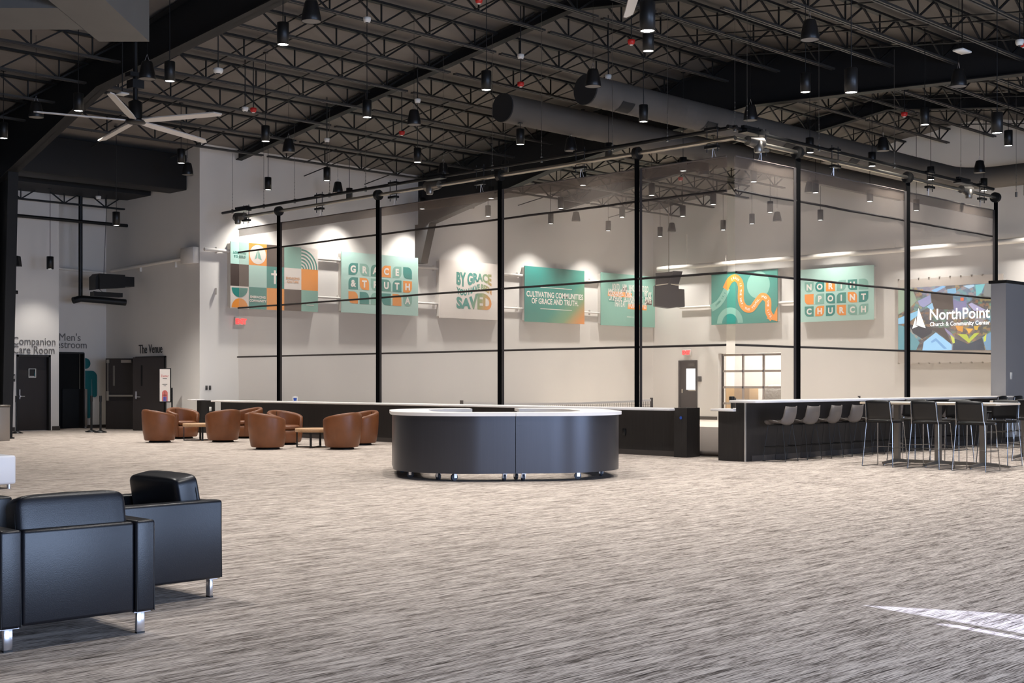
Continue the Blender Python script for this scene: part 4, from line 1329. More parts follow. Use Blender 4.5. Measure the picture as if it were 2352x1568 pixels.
# projected screen
Xs = 39.62
ya, zt = onX(2063, 662, Xs); _, zb = onX(2063, 805, Xs); yb, _ = onX(2282, 648, Xs)
t = thing('projection_screen', 'projected screen showing city towers with a white sail logo', 'projection screen', (39.75, ya, zb))
sw, sh = ya - yb, zt - zb
fr = lambda u, v, w: (Xs - w, ya - u, zb + v)
MB().prism([(-.02, -.42), (sw + .3, -.42), (sw + .3, sh + .28), (-.02, sh + .28)], -0.05, -0.01, 0, fr).build('border', M_frost_lt, t, True)
m = MB()
for i in range(10):
    for v in (-.42, sh + .28): m.prism([(sw * i / 9 - .02, v - .03), (sw * i / 9 + .02, v - .03), (sw * i / 9 + .02, v + .03), (sw * i / 9 - .02, v + .03)], -0.05, 0.0, 0, fr)
m.build('grommet', M_tube, t, True)
CITY = [((150, 165, 140), [(200, 180), (480, 165), (580, 420), (450, 560), (200, 700)]), ((96, 150, 158), [(200, 900), (370, 950), (640, 1250), (560, 1410), (200, 1410)]),
        ((138, 194, 224), [(200, 775), (600, 620), (600, 720), (380, 870), (200, 890)]), ((42, 46, 56), [(430, 900), (900, 950), (880, 1060), (690, 1180), (500, 1060)]),
        ((70, 58, 50), [(860, 270), (1290, 300), (1310, 600), (950, 600), (880, 480)]), ((74, 64, 62), [(780, 960), (1130, 960), (1270, 1290), (1000, 1050)]),
        ((152, 152, 190), [(600, 430), (850, 310), (870, 460), (720, 560), (640, 520)]), ((126, 122, 162), [(1290, 390), (1450, 460), (1550, 420), (1550, 620), (1310, 620)]),
        ((172, 166, 202), [(1590, 500), (1650, 470), (1930, 620), (1700, 630)]), ((136, 186, 228), [(870, 220), (1100, 130), (1160, 150), (940, 270)]),
        ((124, 178, 212), [(1180, 200), (1350, 180), (1360, 270), (1270, 310), (1190, 280)]), ((176, 204, 224), [(1480, 135), (1690, 115), (1710, 145), (1600, 195)]),
        ((114, 194, 198), [(1720, 120), (1900, 105), (1840, 270), (1740, 350)]), ((128, 132, 130), [(1900, 100), (2060, 92), (2060, 370), (1870, 330)]),
        ((156, 206, 240), [(720, 1240), (960, 1050), (1270, 1290), (1270, 1400), (690, 1410)]), ((118, 168, 214), [(860, 1230), (960, 1160), (1180, 1370), (1120, 1380), (960, 1220), (880, 1260)]),
        ((50, 64, 80), [(1300, 1160), (1590, 1280), (1850, 1160), (1900, 1400), (1290, 1400)]), ((186, 196, 66), [(1380, 1080), (1560, 1090), (1600, 1180), (1700, 1070), (1800, 1060), (1600, 1260)]),
        ((224, 152, 56), [(1340, 920), (1490, 930), (1480, 1040), (1380, 1010)]), ((234, 176, 66), [(1540, 970), (1680, 980), (1600, 1080)]), ((214, 170, 60), [(1690, 930), (1790, 920), (1760, 1010), (1710, 1000)]),
        ((114, 154, 184), [(1850, 1150), (2060, 1010), (2060, 1400), (1920, 1400)]), ((146, 134, 172), [(1130, 960), (1260, 1060), (1340, 1180), (1290, 1180), (1150, 1020)]),
        ((206, 214, 90), [(1240, 1090), (1320, 1160), (1330, 1260), (1290, 1270)]), ((206, 214, 90), [(1930, 1080), (1870, 1150), (1880, 1240), (1920, 1220)]),
        ((150, 196, 226), [(780, 540), (890, 470), (920, 580), (880, 630)]), ((232, 110, 60), [(1440, 370), (1500, 370), (1500, 430), (1440, 430)]), ((222, 160, 60), [(640, 210), (710, 205), (700, 250), (650, 255)])]
im = flat(MB(), [(0, 0), (sw, 0), (sw, sh), (0, sh)], 0.0, 0, fr); cm = [M_screen]
for k, (c_, pl) in enumerate(CITY):
    cm.append(mat('projected_tone', rgb(20, 20, 20), 0.8, emit=rgb(*c_), estr=0.8))
    flat(im, [((x_ - 200) / 1860 * sw, (1 - (y_ - (180 - (x_ - 200) * .05)) / (1412 - 180 + (x_ - 200) * .03)) * sh) for x_, y_ in pl], 0.0006 + 0.00006 * k, k + 1, fr)
im.build('image', cm, t, True)
m = MB(); lu, lv = sw * .155, sh * .34


def sc(u, v): return (lu + u * sw * .145, lv + v * sh * .33)


flat(m, [sc(.46, 1), sc(1, .02), sc(.30, .19)], .004, 0, fr); flat(m, [sc(.30, .62), sc(0, .02), sc(.42, .12), sc(.25, .17)], .004, 0, fr)


def fit_text(mb, body, u0, u1, v, size, w=.004):
    tmp = MB().text(body, 1, lambda a, b, c: (a, b, c), align='LEFT', bold=.012)
    x0 = min(p.x for p in tmp.v); x1 = max(p.x for p in tmp.v)
    mb.add([fr(u0 + (p.x - x0) / (x1 - x0) * (u1 - u0), v + p.y * size, w) for p in tmp.v], tmp.f, 0)


fit_text(m, 'NorthPoint', sw * .345, sw * .965, sh * .475, sh * .245); fit_text(m, 'Church & Community Center', sw * .345, sw * .965, sh * .375, sh * .09)
m.build('logo', M_scrtext, t, True)

# hung cabinet in the court corner
t = thing('hung_cabinet', 'black folded equipment cabinet hung in the far court corner', 'hung cabinet', (39.3, 31.2, 4.2))
def q(px, py, D): return atD(px, py, D)
D0 = 48.6
def slab(name, quad, D, th, mt):
    a = [q(px, py, D) for px, py in quad]; b = [q(px, py, D) + Vector((th / R2, th / R2, 0)) for px, py in quad]
    n = len(quad)
    MB().add(a + b, [list(range(n)), [n + i for i in range(n)][::-1]] + [(i, (i + 1) % n, n + (i + 1) % n, n + i) for i in range(n)]).build(name, mt, t, True)
slab('upper_panel', [(1506, 627), (1546, 623), (1546, 653), (1506, 655)], D0 - .1, .05, M_outlet)
slab('tilted_plate', [(1535, 651), (1559, 652), (1568, 623), (1546, 622)], D0 - .3, .06, M_plastic)
slab('front_box', [(1504, 655), (1536, 651), (1559, 654), (1559, 704), (1537, 707), (1504, 702)], D0 - .25, .55, M_plastic)
slab('side_box', [(1559, 663), (1572, 664), (1573, 704), (1559, 705)], D0, .4, M_black)
hp = q(1536, 656, D0)
MB().tube([hp, (hp.x, hp.y, deck(hp.y))], .02, 6).build('hanger', M_tube, t, True)
MB().tube([q(1506, 655, D0 - .3), q(1534, 651.5, D0 - .3)], .02, 6).tube([q(1541, 652, D0 - .3), q(1559, 655, D0 - .3)], .02, 6).build('hinge_rod', M_tube, t, True)

# ------------------------------------------------------------------ doors and lettering
def lever(mb, p, d, out):
    """lever handle at p, arm along d, standing off along out"""
    p = Vector(p); d = Vector(d); o = Vector(out)
    mb.tube([p, p + o * 0.06], 0.025, 10); mb.tube([p + o * 0.06, p + o * 0.06 + d * 0.13], 0.012, 8); return mb


# companion room door
t = tag(thing('door_1', None, None, (16.8, 36.5, 0)), kind='structure')
m = MB(); m.box(16.30, 16.36, 36.37, 36.6, 0, 2.2).box(17.26, 17.32, 36.37, 36.6, 0, 2.2).box(16.30, 17.32, 36.37, 36.6, 2.14, 2.2); m.build('door_frame', M_frame, t, True)
MB().box(16.36, 17.26, 36.52, 36.57, 0.01, 2.14).build('door_leaf', M_door, t, True)
lv = lever(MB(), (16.45, 36.52, 1.0), (1, 0, 0), (0, -1, 0)); lv.box(16.435, 16.465, 36.505, 36.52, 0.92, 1.2); lv.build('door_handle', M_chrome, t, True)
xa, za = onY(66, 846, 36.5); xb, zb = onY(83, 867, 36.5)
m = MB().box(xa, xb, 36.505, 36.52, zb, za, 0).box(xa + .02, xb - .02, 36.5, 36.506, zb + .02, za - .02, 1)
m.add([(xb - .06, 36.498, zb + .06), (xb - .03, 36.498, zb + .06), (xb - .025, 36.498, za - .04)], [(0, 1, 2)], 2); m.box(xa + .03, xb - .05, 36.497, 36.5, zb + .03, zb + .05, 0)
m.build('door_sign', [M_pwhite, M_black, M_man], t, True)
xa, za = onY(28, 859, 36.37); xb, zb = onY(35, 876, 36.37)
t = thing('room_sign', 'small dark square pictogram sign beside the companion room door', 'sign', (xa, 36.4, zb))
MB().box(xa - .12, xb, 36.37, 36.4, zb, za).build('plate', M_outlet, t, True)
MB().add([(xb - .12, 36.365, za - .15), (xb - .02, 36.365, za - .13), (xb - .02, 36.365, za - .03)], [(0, 1, 2)]).build('pictogram', M_pwhite, t, True)
# restroom opening
t = tag(thing('door_2', None, None, (18.3, 37.4, 0)), kind='structure')
MB().box(17.72, 17.75, 37.36, 37.6, 0, 2.3).box(18.84, 18.87, 37.36, 37.6, 0, 2.3).box(17.72, 18.87, 37.36, 37.6, 2.27, 2.3).build('door_frame', M_frame, t, True)
MB().box(18.3, 18.95, 37.66, 37.69, 0.0, 1.2).build('door_panel', M_black, t, True)
MB().rbox(18.87, 18.93, 37.3, 37.4, 0.05, 1.2, .005, 1).build('corner_guard', M_bin, t, True)
# hall doors: two leaves swung out
t = tag(thing('door_3', None, None, (19.6, 34.6, 0)), kind='structure')
MB().box(19.55, 19.9, 33.8, 33.84, 0, 2.17).box(19.55, 19.9, 35.48, 35.52, 0, 2.17).box(19.55, 19.9, 33.8, 35.52, 2.13, 2.17).build('door_frame', M_frame, t, True)


def leaf(name, hinge, a, w):
    """door leaf swung from its hinge along angle a; returns frame (along, out, z)"""
    d = Vector((math.cos(a), math.sin(a), 0)); o = Vector((-math.sin(a), math.cos(a), 0))
    if o.dot(Vector((1, 1, 0))) > 0: o = -o
    h = Vector(hinge)
    return lambda u, v, w_: h + d * u + o * w_ + Vector((0, 0, v))


fl = leaf('l', (19.53, 35.45, 0), math.radians(135), .9)
MB().prism([(0, .012), (.9, .012), (.9, 2.12), (0, 2.12)], -.045, 0, 0, fl).build('door_leaf', M_door, t, True)
m = MB().prism([(.03, .98), (.8, .98), (.8, 1.03), (.03, 1.03)], .03, .07, 0, fl).prism([(.79, .86), (.86, .86), (.86, 1.14), (.79, 1.14)], 0, .06, 0, fl)
m.prism([(.81, 1.14), (.835, 1.14), (.835, 2.0), (.81, 2.0)], .01, .03, 0, fl).prism([(.78, 1.98), (.86, 1.98), (.86, 2.08), (.78, 2.08)], 0, .05, 0, fl)
m.build('panic_bar', M_tube, t, True)
MB().prism([(.62, 1.3), (.68, 1.3), (.68, 1.9), (.62, 1.9)], 0, .004, 0, fl).build('vision_panel', M_tablemetal, t, True)
MB().prism([(.12, 1.99), (.42, 1.99), (.42, 2.07), (.12, 2.07)], 0, .07, 0, fl).build('door_closer', M_bin, t, True)
for v in (.3, 1.15, 1.9): MB().prism([(-.01, v), (.03, v), (.03, v + .12), (-.01, v + .12)], 0, .02, 0, fl).build('hinge', M_tube, t, True)
fr2 = leaf('r', (19.53, 33.82, 0), math.radians(135), .9)
MB().prism([(0, .012), (.9, .012), (.9, 2.13), (0, 2.13)], -.045, 0, 0, fr2).build('door_leaf', M_door, t, True)
m = MB().prism([(.78, .92), (.83, .92), (.83, 1.14), (.78, 1.14)], 0, .02, 0, fr2)
lever(m, fr2(.8, .98, 0), fr2(-1, 0, 0) - fr2(0, 0, 0), fr2(0, 0, 1) - fr2(0, 0, 0)); m.build('door_handle', M_chrome, t, True)
MB().prism([(.62, 1.3), (.67, 1.3), (.67, 1.9), (.62, 1.9)], 0, .004, 0, fr2).build('vision_panel', M_matte, t, True)


def wall_text(lines, label, fr, mt, depth=.008):
    t = None
    m = MB()
    for body, u0, u1, v, h in lines:
        tmp = MB().text(body, 1, lambda a, b, c: (a, b, c), align='LEFT', bold=0)
        x0 = min(p.x for p in tmp.v); x1 = max(p.x for p in tmp.v)
        m.text(body, h / .72, fr, u0 - x0 * (u1 - u0) / (x1 - x0), v, 0, 0, depth, 0, (u1 - u0) / (x1 - x0) / (h / .72), align='LEFT')
    return m


Yc = 36.39
xa, za = onY(29, 791, Yc); xb, _ = onY(127, 791, Yc); _, zc = onY(29, 811, Yc); xd, _ = onY(125, 811, Yc)
tag(wall_text([('Companion', xa, xb, za, .23), ('Care Room', xa + .01, xd, zc, .23)], '', YF(Yc), None).build('wall_lettering', M_grey_letter), 'raised grey letters spelling Companion Care Room above its door', 'lettering')
Yc = 37.39
xb, za = onY(185, 783, Yc); xm, _ = onY(136, 783, Yc); xr, zc = onY(199, 800, Yc)
tag(wall_text([("Men's", xm, xb, za, .23), ('Restroom', xr - 1.13, xr, zc, .23)], '', YF(Yc), None).build('wall_lettering', M_grey_letter), "raised grey letters spelling Men's Restroom, partly hidden by the corner", 'lettering')
Xc = 19.59
ya, za = onX(319, 810, Xc); yb, _ = onX(373, 810, Xc)
tag(wall_text([('The Venue', -ya, -yb, za - .02, .27)], '', XF(Xc), None).build('wall_lettering', M_dk_letter), 'raised black letters spelling The Venue over the double doors', 'lettering')

# teal half figure on the restroom wall
Yc = 37.39; fy = YF(Yc); u0 = 18.9; s = .36
m = MB()
m.prism(arcpoly(u0, 1.98, .165, -PI / 2, PI / 2, 14), 0, .02, 0, fy)
m.prism([(u0, .40), (u0, 1.76), (u0 + .2, 1.76)] + arcpoly(u0 + .2, 1.58, .18, PI / 2, 0, 8)[1:] + [(u0 + .38, 1.06)] + arcpoly(u0 + .305, 1.02, .075, 0, -PI, 8) +
        [(u0 + .225, 1.5), (u0 + .205, 1.5), (u0 + .2, .40)] + arcpoly(u0 + .1, .40, .1, 0, -PI, 10)[1:-1], 0, .02, 0, fy)
tag(m.build('restroom_figure', M_man), 'flat teal half figure of a man on the wall beside the restroom opening', 'wall figure')


def stanchion(x, y, label, first=[None]):
    if first[0] is None:
        t = first[0] = thing('stanchion', label, 'stanchion', (x, y, 0), 0, 'black belt stanchions')
        MB().lathe([(.17, 0), (.175, .015), (.06, .06), (.03, .07)], n=24).build('base', M_plastic, t)
        MB().lathe([(.03, .07), (.03, .9)], n=16).build('post', M_black, t)
        MB().lathe([(.036, .86), (.036, 1.02), (.03, 1.03)], n=16).build('belt_head', M_black, t)
    else: dup(first[0], (x, y, 0), 0, label)


p = P(38, 995, 0); stanchion(p.x, p.y, 'black belt stanchion in front of the companion room door')
p = P(210, 992, 0); stanchion(p.x, p.y, 'black belt stanchion beside the teal figure leg, nearer the restroom')
p = P(231, 993, 0); stanchion(p.x, p.y, 'black belt stanchion nearest the open hall door leaf')

# easter poster stand
B = atD(379, 985, 36.6); A = lambda u, v, w: Vector((B.x, B.y, 0)) + Vector((1, -1, 0)) / R2 * u - Vector((1, 1, 0)) / R2 * w + Vector((0, 0, v))
t = thing('poster_stand', 'slim black stand holding a tall white poster with stained-glass arch', 'poster stand', (B.x, B.y, 0))
MB().prism([(-.17, .84), (.17, .84), (.17, 1.80), (-.17, 1.80)], -.02, .01, 0, A).build('frame', M_black, t, True)
MB().prism([(-.145, .865), (.145, .865), (.145, 1.775), (-.145, 1.775)], .01, .013, 0, A).build('poster', M_cream, t, True)
m = MB().text('Easter', .1, A, 0, 1.55, .015, 0, bold=.001, sx=.85)
for u_, v_ in ((.06, 1.5), (.07, 1.34), (.035, 1.3)): m.add([A(-u_, v_, .015), A(u_, v_, .015), A(u_, v_ + .014, .015), A(-u_, v_ + .014, .015)], [(0, 1, 2, 3)], 1)
m.build('poster_text', [M_rose, M_outlet], t, True)
m = MB()
m.add([A(u, v, .015) for u, v in [(-.08, .87), (.08, .87), (.08, 1.1)] + arcpoly(0, 1.1, .08, 0, PI, 10)[1:]], [list(range(13))], 0)
m.add([A(u, v, .017) for u, v in [(-.045, .87), (.045, .87), (.045, 1.0), (-.045, 1.0)]], [(0, 1, 2, 3)], 1)
m.prism([(-.006, .9), (.006, .9), (.006, 1.15), (-.006, 1.15)], .017, .019, 2, A).prism([(-.06, 1.04), (.06, 1.04), (.06, 1.052), (-.06, 1.052)], .017, .019, 2, A)
m.build('stained_glass_print', [M_rose, M_violet, M_brown], t, True)
MB().tube([A(.19, .02, -.03), A(.19, 1.25, -.03)], .022, 8).bar(A(.17, .9, -.03), A(.19, .9, -.03), .04).bar(A(.17, 1.2, -.03), A(.19, 1.2, -.03), .04).build('pole', M_black, t, True)
MB().prism([(-.1, 0), (.28, 0), (.28, .02), (-.1, .02)], -.2, .15, 0, A).build('base_plate', M_black, t, True)

# outlets, switches
for px, lab in ((474, 'dark wall outlet on the white corner, the one nearer its edge'), (482, 'dark wall outlet on the white corner, nearer the exit sign')):
    x, z = onY(px, 890, 32); MB_ = MB().rbox(x - .035, x + .035, 31.985, 32.0, z - .06, z + .06, .004, 1); tag(MB_.build('wall_outlet', M_outlet), lab, 'outlet')
x, z = onY(2321, 863, 13.3); tag(MB().rbox(x - .04, x + .04, 13.27, 13.3, z - .08, z + .08, .005, 1).build('wall_switch', M_pwhite), 'white switch plate on the grey partition', 'switch')
x, z = onY(2332, 993, 13.3); tag(MB().rbox(x - .035, x + .035, 13.28, 13.3, z - .06, z + .06, .005, 1).build('wall_outlet', M_pwhite), 'white outlet low on the grey partition', 'outlet')
p = P(6, 1003, 0)
t = thing('trash_bin', 'pale metal bin at the edge of the picture before the black column', 'bin', (13.35, 30.9, 0))
MB().rbox(13.05, 13.55, 30.6, 31.1, 0, .82, .015, 2).build('body', M_bin, t, True)
MB().rbox(13.04, 13.56, 30.59, 31.11, .82, .86, .01, 1).build('rim', M_tablemetal, t, True)
p = atD(36, 598, 36); tag(MB().prism([(-.1, -.16), (.14, -.16), (.1, .12), (-.1, .14)], -.1, .1, 0, lambda u, v, w: p + Vector((1, -1, 0)) / R2 * u + Vector((1, 1, 0)) / R2 * w + Vector((0, 0, v))).build('column_speaker', M_black), 'small black speaker fixed high on the black column', 'speaker')
p2 = atD(35, 671, 36); tag(MB().rbox(p2.x - .06, p2.x + .06, p2.y - .06, p2.y + .06, p2.z - .05, p2.z + .05, .01, 1).build('column_box', M_black), 'small black box on the column under the speaker', 'junction box')

# court door and glazed overhead door
t = tag(thing('door_4', None, None, (39.8, 30.3, 0)), kind='structure')
MB().box(39.76, 39.95, 29.86, 29.91, 0, 2.24).box(39.76, 39.95, 30.69, 30.74, 0, 2.24).box(39.76, 39.95, 29.86, 30.74, 2.19, 2.24).build('door_frame', M_frame, t, True)
fx = lambda u, v, w: (39.84 - w, 30.69 - u, v)
m = MB()
for a, b, c, d in ((0, .78, .02, 1.12), (0, .26, 1.12, 2.19), (.7, .78, 1.12, 2.19), (.26, .7, 1.93, 2.19)): m.prism([(a, c), (b, c), (b, d), (a, d)], -.045, 0, 0, fx)
m.build('door_leaf', M_door, t, True)
MB().prism([(.26, 1.12), (.7, 1.12), (.7, 1.93), (.26, 1.93)], -.03, -.02, 0, fx).build('lit_window', M_bright, t, True)
MB().prism([(.08, 1.0), (.14, 1.0), (.14, 1.15), (.08, 1.15)], 0, .05, 0, fx).prism([(.4, 1.08), (.78, 1.08), (.78, 1.12), (.4, 1.12)], .02, .05, 0, fx).build('panic_bar', M_tube, t, True)
MB().prism([(.42, 2.03), (.7, 2.03), (.7, 2.12), (.42, 2.12)], 0, .06, 0, fx).build('door_closer', M_outlet, t, True)
y, z = onX(1606, 870, 39.78); tag(MB().rbox(39.76, 39.8, y - .1, y + .1, z - .1, z + .1, .006, 1).build('card_reader', M_outlet), 'small grey control plate beside the court door', 'wall plate')
t = tag(thing('window_3', None, None, (39.85, 27.5, 0)), kind='structure')
m = MB()
gx = lambda u, v, w: (39.98 - w, 28.86 - u, v)
for u in (0, .0, .92, 1.82, 2.66): m.prism([(u, 0), (u + .07, 0), (u + .07, 2.46), (u, 2.46)], -.03, .03, 0, gx)
for v in (0.0, .58, 1.18, 1.78, 2.38): m.prism([(0, v), (2.73, v), (2.73, v + .08), (0, v + .08)], -.03, .03, 0, gx)
m.build('window_frame', M_sash, t, True)
MB().prism([(.05, .05), (2.7, .05), (2.7, 2.4), (.05, 2.4)], -.004, .004, 0, gx).build('window_pane', M_glass, t, True)
t = thing('cardboard_box', 'tan cardboard box inside the glazed storage room', 'box', (41.2, 29.1, 0))
MB().rbox(40.8, 41.4, 28.2, 29.3, 0, 1.25, .01, 1).build('carton', M_card, t, True); MB().box(40.79, 41.41, 28.19, 29.31, .6, .64).build('tape', M_cream, t, True)
t = thing('wrapped_pallet', 'plastic-wrapped load behind the storage room glazing', 'wrapped load', (41.6, 27.0, 0))
MB().cushion((41.6, 27.35, .68), (.45, .62, .62), .5, 0, 16, None, .1).build('film', M_film, t, True)
tag(MB().rbox(42.5, 43.1, 25.2, 25.8, 0, 2.1, .01, 1).box(42.45, 42.5, 25.2, 25.8, 0, 2.1).build('wood_cabinet', M_card), 'tall tan cabinet at the side of the storage room', 'cabinet')

# pickleball nets
def court_net(x0, x1, y, label, group='court nets'):
    t = thing('court_net', label, 'court net', (x0, y, 0), 0, group)
    for x in (x0, x1):
        m = MB().tube([(x, y, 0), (x, y, .95)], .045, 10).bar((x, y - .4, .03), (x, y + .4, .03), .05)
        m.build('post', M_black, t, True)
    sag = lambda x: .88 - .06 * math.sin(PI * (x - x0) / (x1 - x0))
    n = 24; m = MB()
    for i in range(n):
        a = x0 + (x1 - x0) * i / n; b = x0 + (x1 - x0) * (i + 1) / n
        m.bar((a, y, sag(a)), (b, y, sag(b)), .02, .06)
    m.build('top_tape', M_netw, t, True)
    m = MB(); k = int((x1 - x0) / .08)
    for i in range(k):
        a = x0 + (x1 - x0) * (i + .5) / k; m.bar((a, y, .1), (a, y, sag(a)), .008)
    for z in [.12 + .08 * i for i in range(9)]: m.bar((x0, y, z), (x1, y, z), .008)
    m.build('net_mesh', M_outlet, t, True)


court_net(22.3, 29.9, 24.1, 'court tennis-type net behind the low bar left of the kiosk top')
court_net(31.8, 38.9, 22.5, 'court net behind the bar counter, by the storage glazing')

# ------------------------------------------------------------------ bars
t = thing('half_wall_bar', 'long dark half wall with white drink rail behind the lounge', 'half wall', (19.6, 23, 0))
MB().box(19.52, 19.74, 15.1, 30.8, 0, .87).build('body', M_lam, t, True)
MB().rbox(19.24, 19.8, 15.08, 30.85, .87, .915, .006, 1).build('drink_rail', M_counter, t, True)
MB().box(19.4, 19.8, 14.8, 15.1, 0, .925).build('end_post', M_lam, t, True)
MB().box(19.505, 19.52, 15.1, 30.8, 0, .1).build('toe_kick', M_base, t, True)
r = (1432 - CX) / F; y = 19.5 * (1 - r) / (1 + r)
MB().rbox(19.5, 19.52, y - .04, y + .04, .36, .5, .004, 1).build('outlet', M_black, t, True)
MB().lathe([(.028, 0), (.028, .006)], (0, 0, 0), 16).build('round_sticker', M_blue, t).matrix_local = (Matrix.Translation((19.39 - 19.6, 14.93 - 23, .74)) @ Matrix.Rotation(-PI / 2, 4, 'Y'))
p = atD(678, 918, 33.1)
t = thing('counter_sign', 'tiny white and blue shield sign standing on the long half wall', 'sign', (p.x, p.y, .915))
MB().prism([(-.06, .0), (.06, .0), (.07, .12), (0, .14), (-.07, .12)], -.01, .01, 0, lambda u, v, w: (p.x + u / R2 - w / R2, p.y - u / R2 - w / R2, .915 + v)).build('shield', M_pwhite, t, True)
MB().prism([(-.035, .02), (.035, .02), (.045, .09), (-.045, .09)], .01, .014, 0, lambda u, v, w: (p.x + u / R2 - w / R2, p.y - u / R2 - w / R2, .915 + v)).build('emblem', M_blue, t, True)
t = thing('half_wall_stub', 'short dark half wall stub with white cap at the white corner', 'half wall', (19.6, 31.7, 0))
MB().box(19.5, 19.75, 31.45, 31.98, 0, .9).build('body', M_lam, t, True)
MB().rbox(19.2, 19.6, 31.75, 31.99, .9, .93, .005, 1).build('cap', M_counter, t, True)
MB().rbox(19.56, 19.62, 31.42, 31.45, .6, .72, .004, 1).build('outlet', M_pwhite, t, True)

t = thing('bar_counter', 'long dark bar counter with white top along the right side', 'bar counter', (24, 13.4, 0))
MB().box(19.12, 29.58, 13.3, 13.5, 0, 1.04).box(19.12, 19.3, 13.5, 13.88, 0, .885).box(19.3, 29.58, 13.8, 13.88, 0, .885).build('body', M_lam, t, True)
MB().rbox(19.0, 29.58, 13.0, 13.56, 1.04, 1.085, .006, 1).build('bar_top', M_counter, t, True)
MB().rbox(19.04, 29.58, 13.5, 14.0, .885, .93, .006, 1).build('work_top', M_counter, t, True)
MB().box(19.10, 19.125, 13.285, 13.31, 0, 1.04).build('corner_trim', M_trimmetal, t, True)
MB().box(19.3, 29.58, 13.285, 13.3, 0, .1).build('toe_kick', M_base, t, True)
t = thing('bar_faucet', 'small dark faucet at the open end of the bar counter', 'faucet', (19.35, 13.75, .931))
MB().tube([(0, 0, 0), (0, 0, .12), (0, -.02, .17)], .02, 8).rbox(-.04, .04, -.04, .04, .14, .22, .01, 1).build('spout', M_black, t)

# ------------------------------------------------------------------ kiosk on casters
KC = Vector((0, 0, 0)); lat, D = -.14, 20.0
KC = Vector(((D + lat) / R2, (D - lat) / R2, 0))
KROT = -PI / 4 + math.radians(6.5)


def rrect(h, r, n=28):
    """rounded square outline, starting at the middle of the front (v = -h), counter-clockwise"""
    pts = [(0.0, -h)]
    for cx, cy, a0 in ((h - r, -h + r, -PI / 2), (h - r, h - r, 0), (-h + r, h - r, PI / 2), (-h + r, -h + r, PI)):
        pts += [(cx + r * math.cos(a0 + PI / 2 * k / n), cy + r * math.sin(a0 + PI / 2 * k / n)) for k in range(n + 1)]
    return pts


def half_ring(h, r, hin, rin, gap, side, e=.004):
    """U-shaped half of the ring on one side (side = +1 right, -1 left)"""
    def path(hh, rr):
        p = [(e, -hh)] + [q for q in rrect(hh, rr)[1:] if q[0] > 0.05]
        p = [q for q in p if not (q[1] > 0 and q[0] < gap)] + [(gap, hh)]
        return p
    o = path(h, r); i = path(hin, rin)
    return [(side * u, v) for u, v in o], [(side * u, v) for u, v in i]


def ring_solid(mb, o, i, z0, z1, mi=0):
    n = len(o)
    for c in (o, i):
        mb.add([(u, v, z) for z in (z0, z1) for u, v in c], [(k, k + 1, n + k + 1, n + k) for k in range(n - 1)], mi, True)
    for z in (z0, z1):
        mb.add([(u, v, z) for u, v in o + i], [(k, k + 1, n + k + 1, n + k) for k in range(n - 1)], mi)
    for k in (0, n - 1):
        mb.add([(*o[k], z0), (*o[k], z1), (*i[k], z1), (*i[k], z0)], [(0, 1, 2, 3)], mi)
    return mb


casters = {-1: [(-1.42, -.75), (-1.05, -1.22), (-.82, -1.38), (-.14, -1.55), (-1.5, .4), (-.7, 1.45)], 1: [(.13, -1.55), (.98, -1.3), (1.4, -.75), (1.5, .3), (.7, 1.45), (.06, -1.3)]}
for side, lab in ((-1, 'charcoal curved reception kiosk half on casters, the one nearer the lounge'), (1, 'charcoal curved reception kiosk half on casters, the one nearer the bar stools')):
    t = thing('reception_kiosk', lab, 'reception desk', (KC.x, KC.y, 0), KROT, 'kiosk halves')
    o, i = half_ring(1.69, 1.2, 1.2, .72, .42, side)
    ring_solid(MB(), o, i, .115, .925).build('curved_body', M_kiosk, t)
    o, i = half_ring(1.73, 1.22, 1.12, .66, .38, side, .003)
    ring_solid(MB(), o, i, .925, .972).build('countertop', M_counter, t)
    for u, v in casters[side]:
        m = MB(); a = random.uniform(0, PI)
        m.T = Matrix.Translation((u, v, 0)) @ Matrix.Rotation(a, 4, 'Z')
        m.tube([(-.017, .03, .05), (.017, .03, .05)], .05, 18)
        c = m.build('caster', M_rubber, t)
        f = MB(); f.T = m.T
        f.box(-.026, -.02, 0, .045, .04, .105).box(.02, .026, 0, .045, .04, .105).box(-.03, .03, -.03, .045, .1, .116).tube([(-.03, .03, .05), (.03, .03, .05)], .008, 8)
        f.build('fork', M_chrome, c)

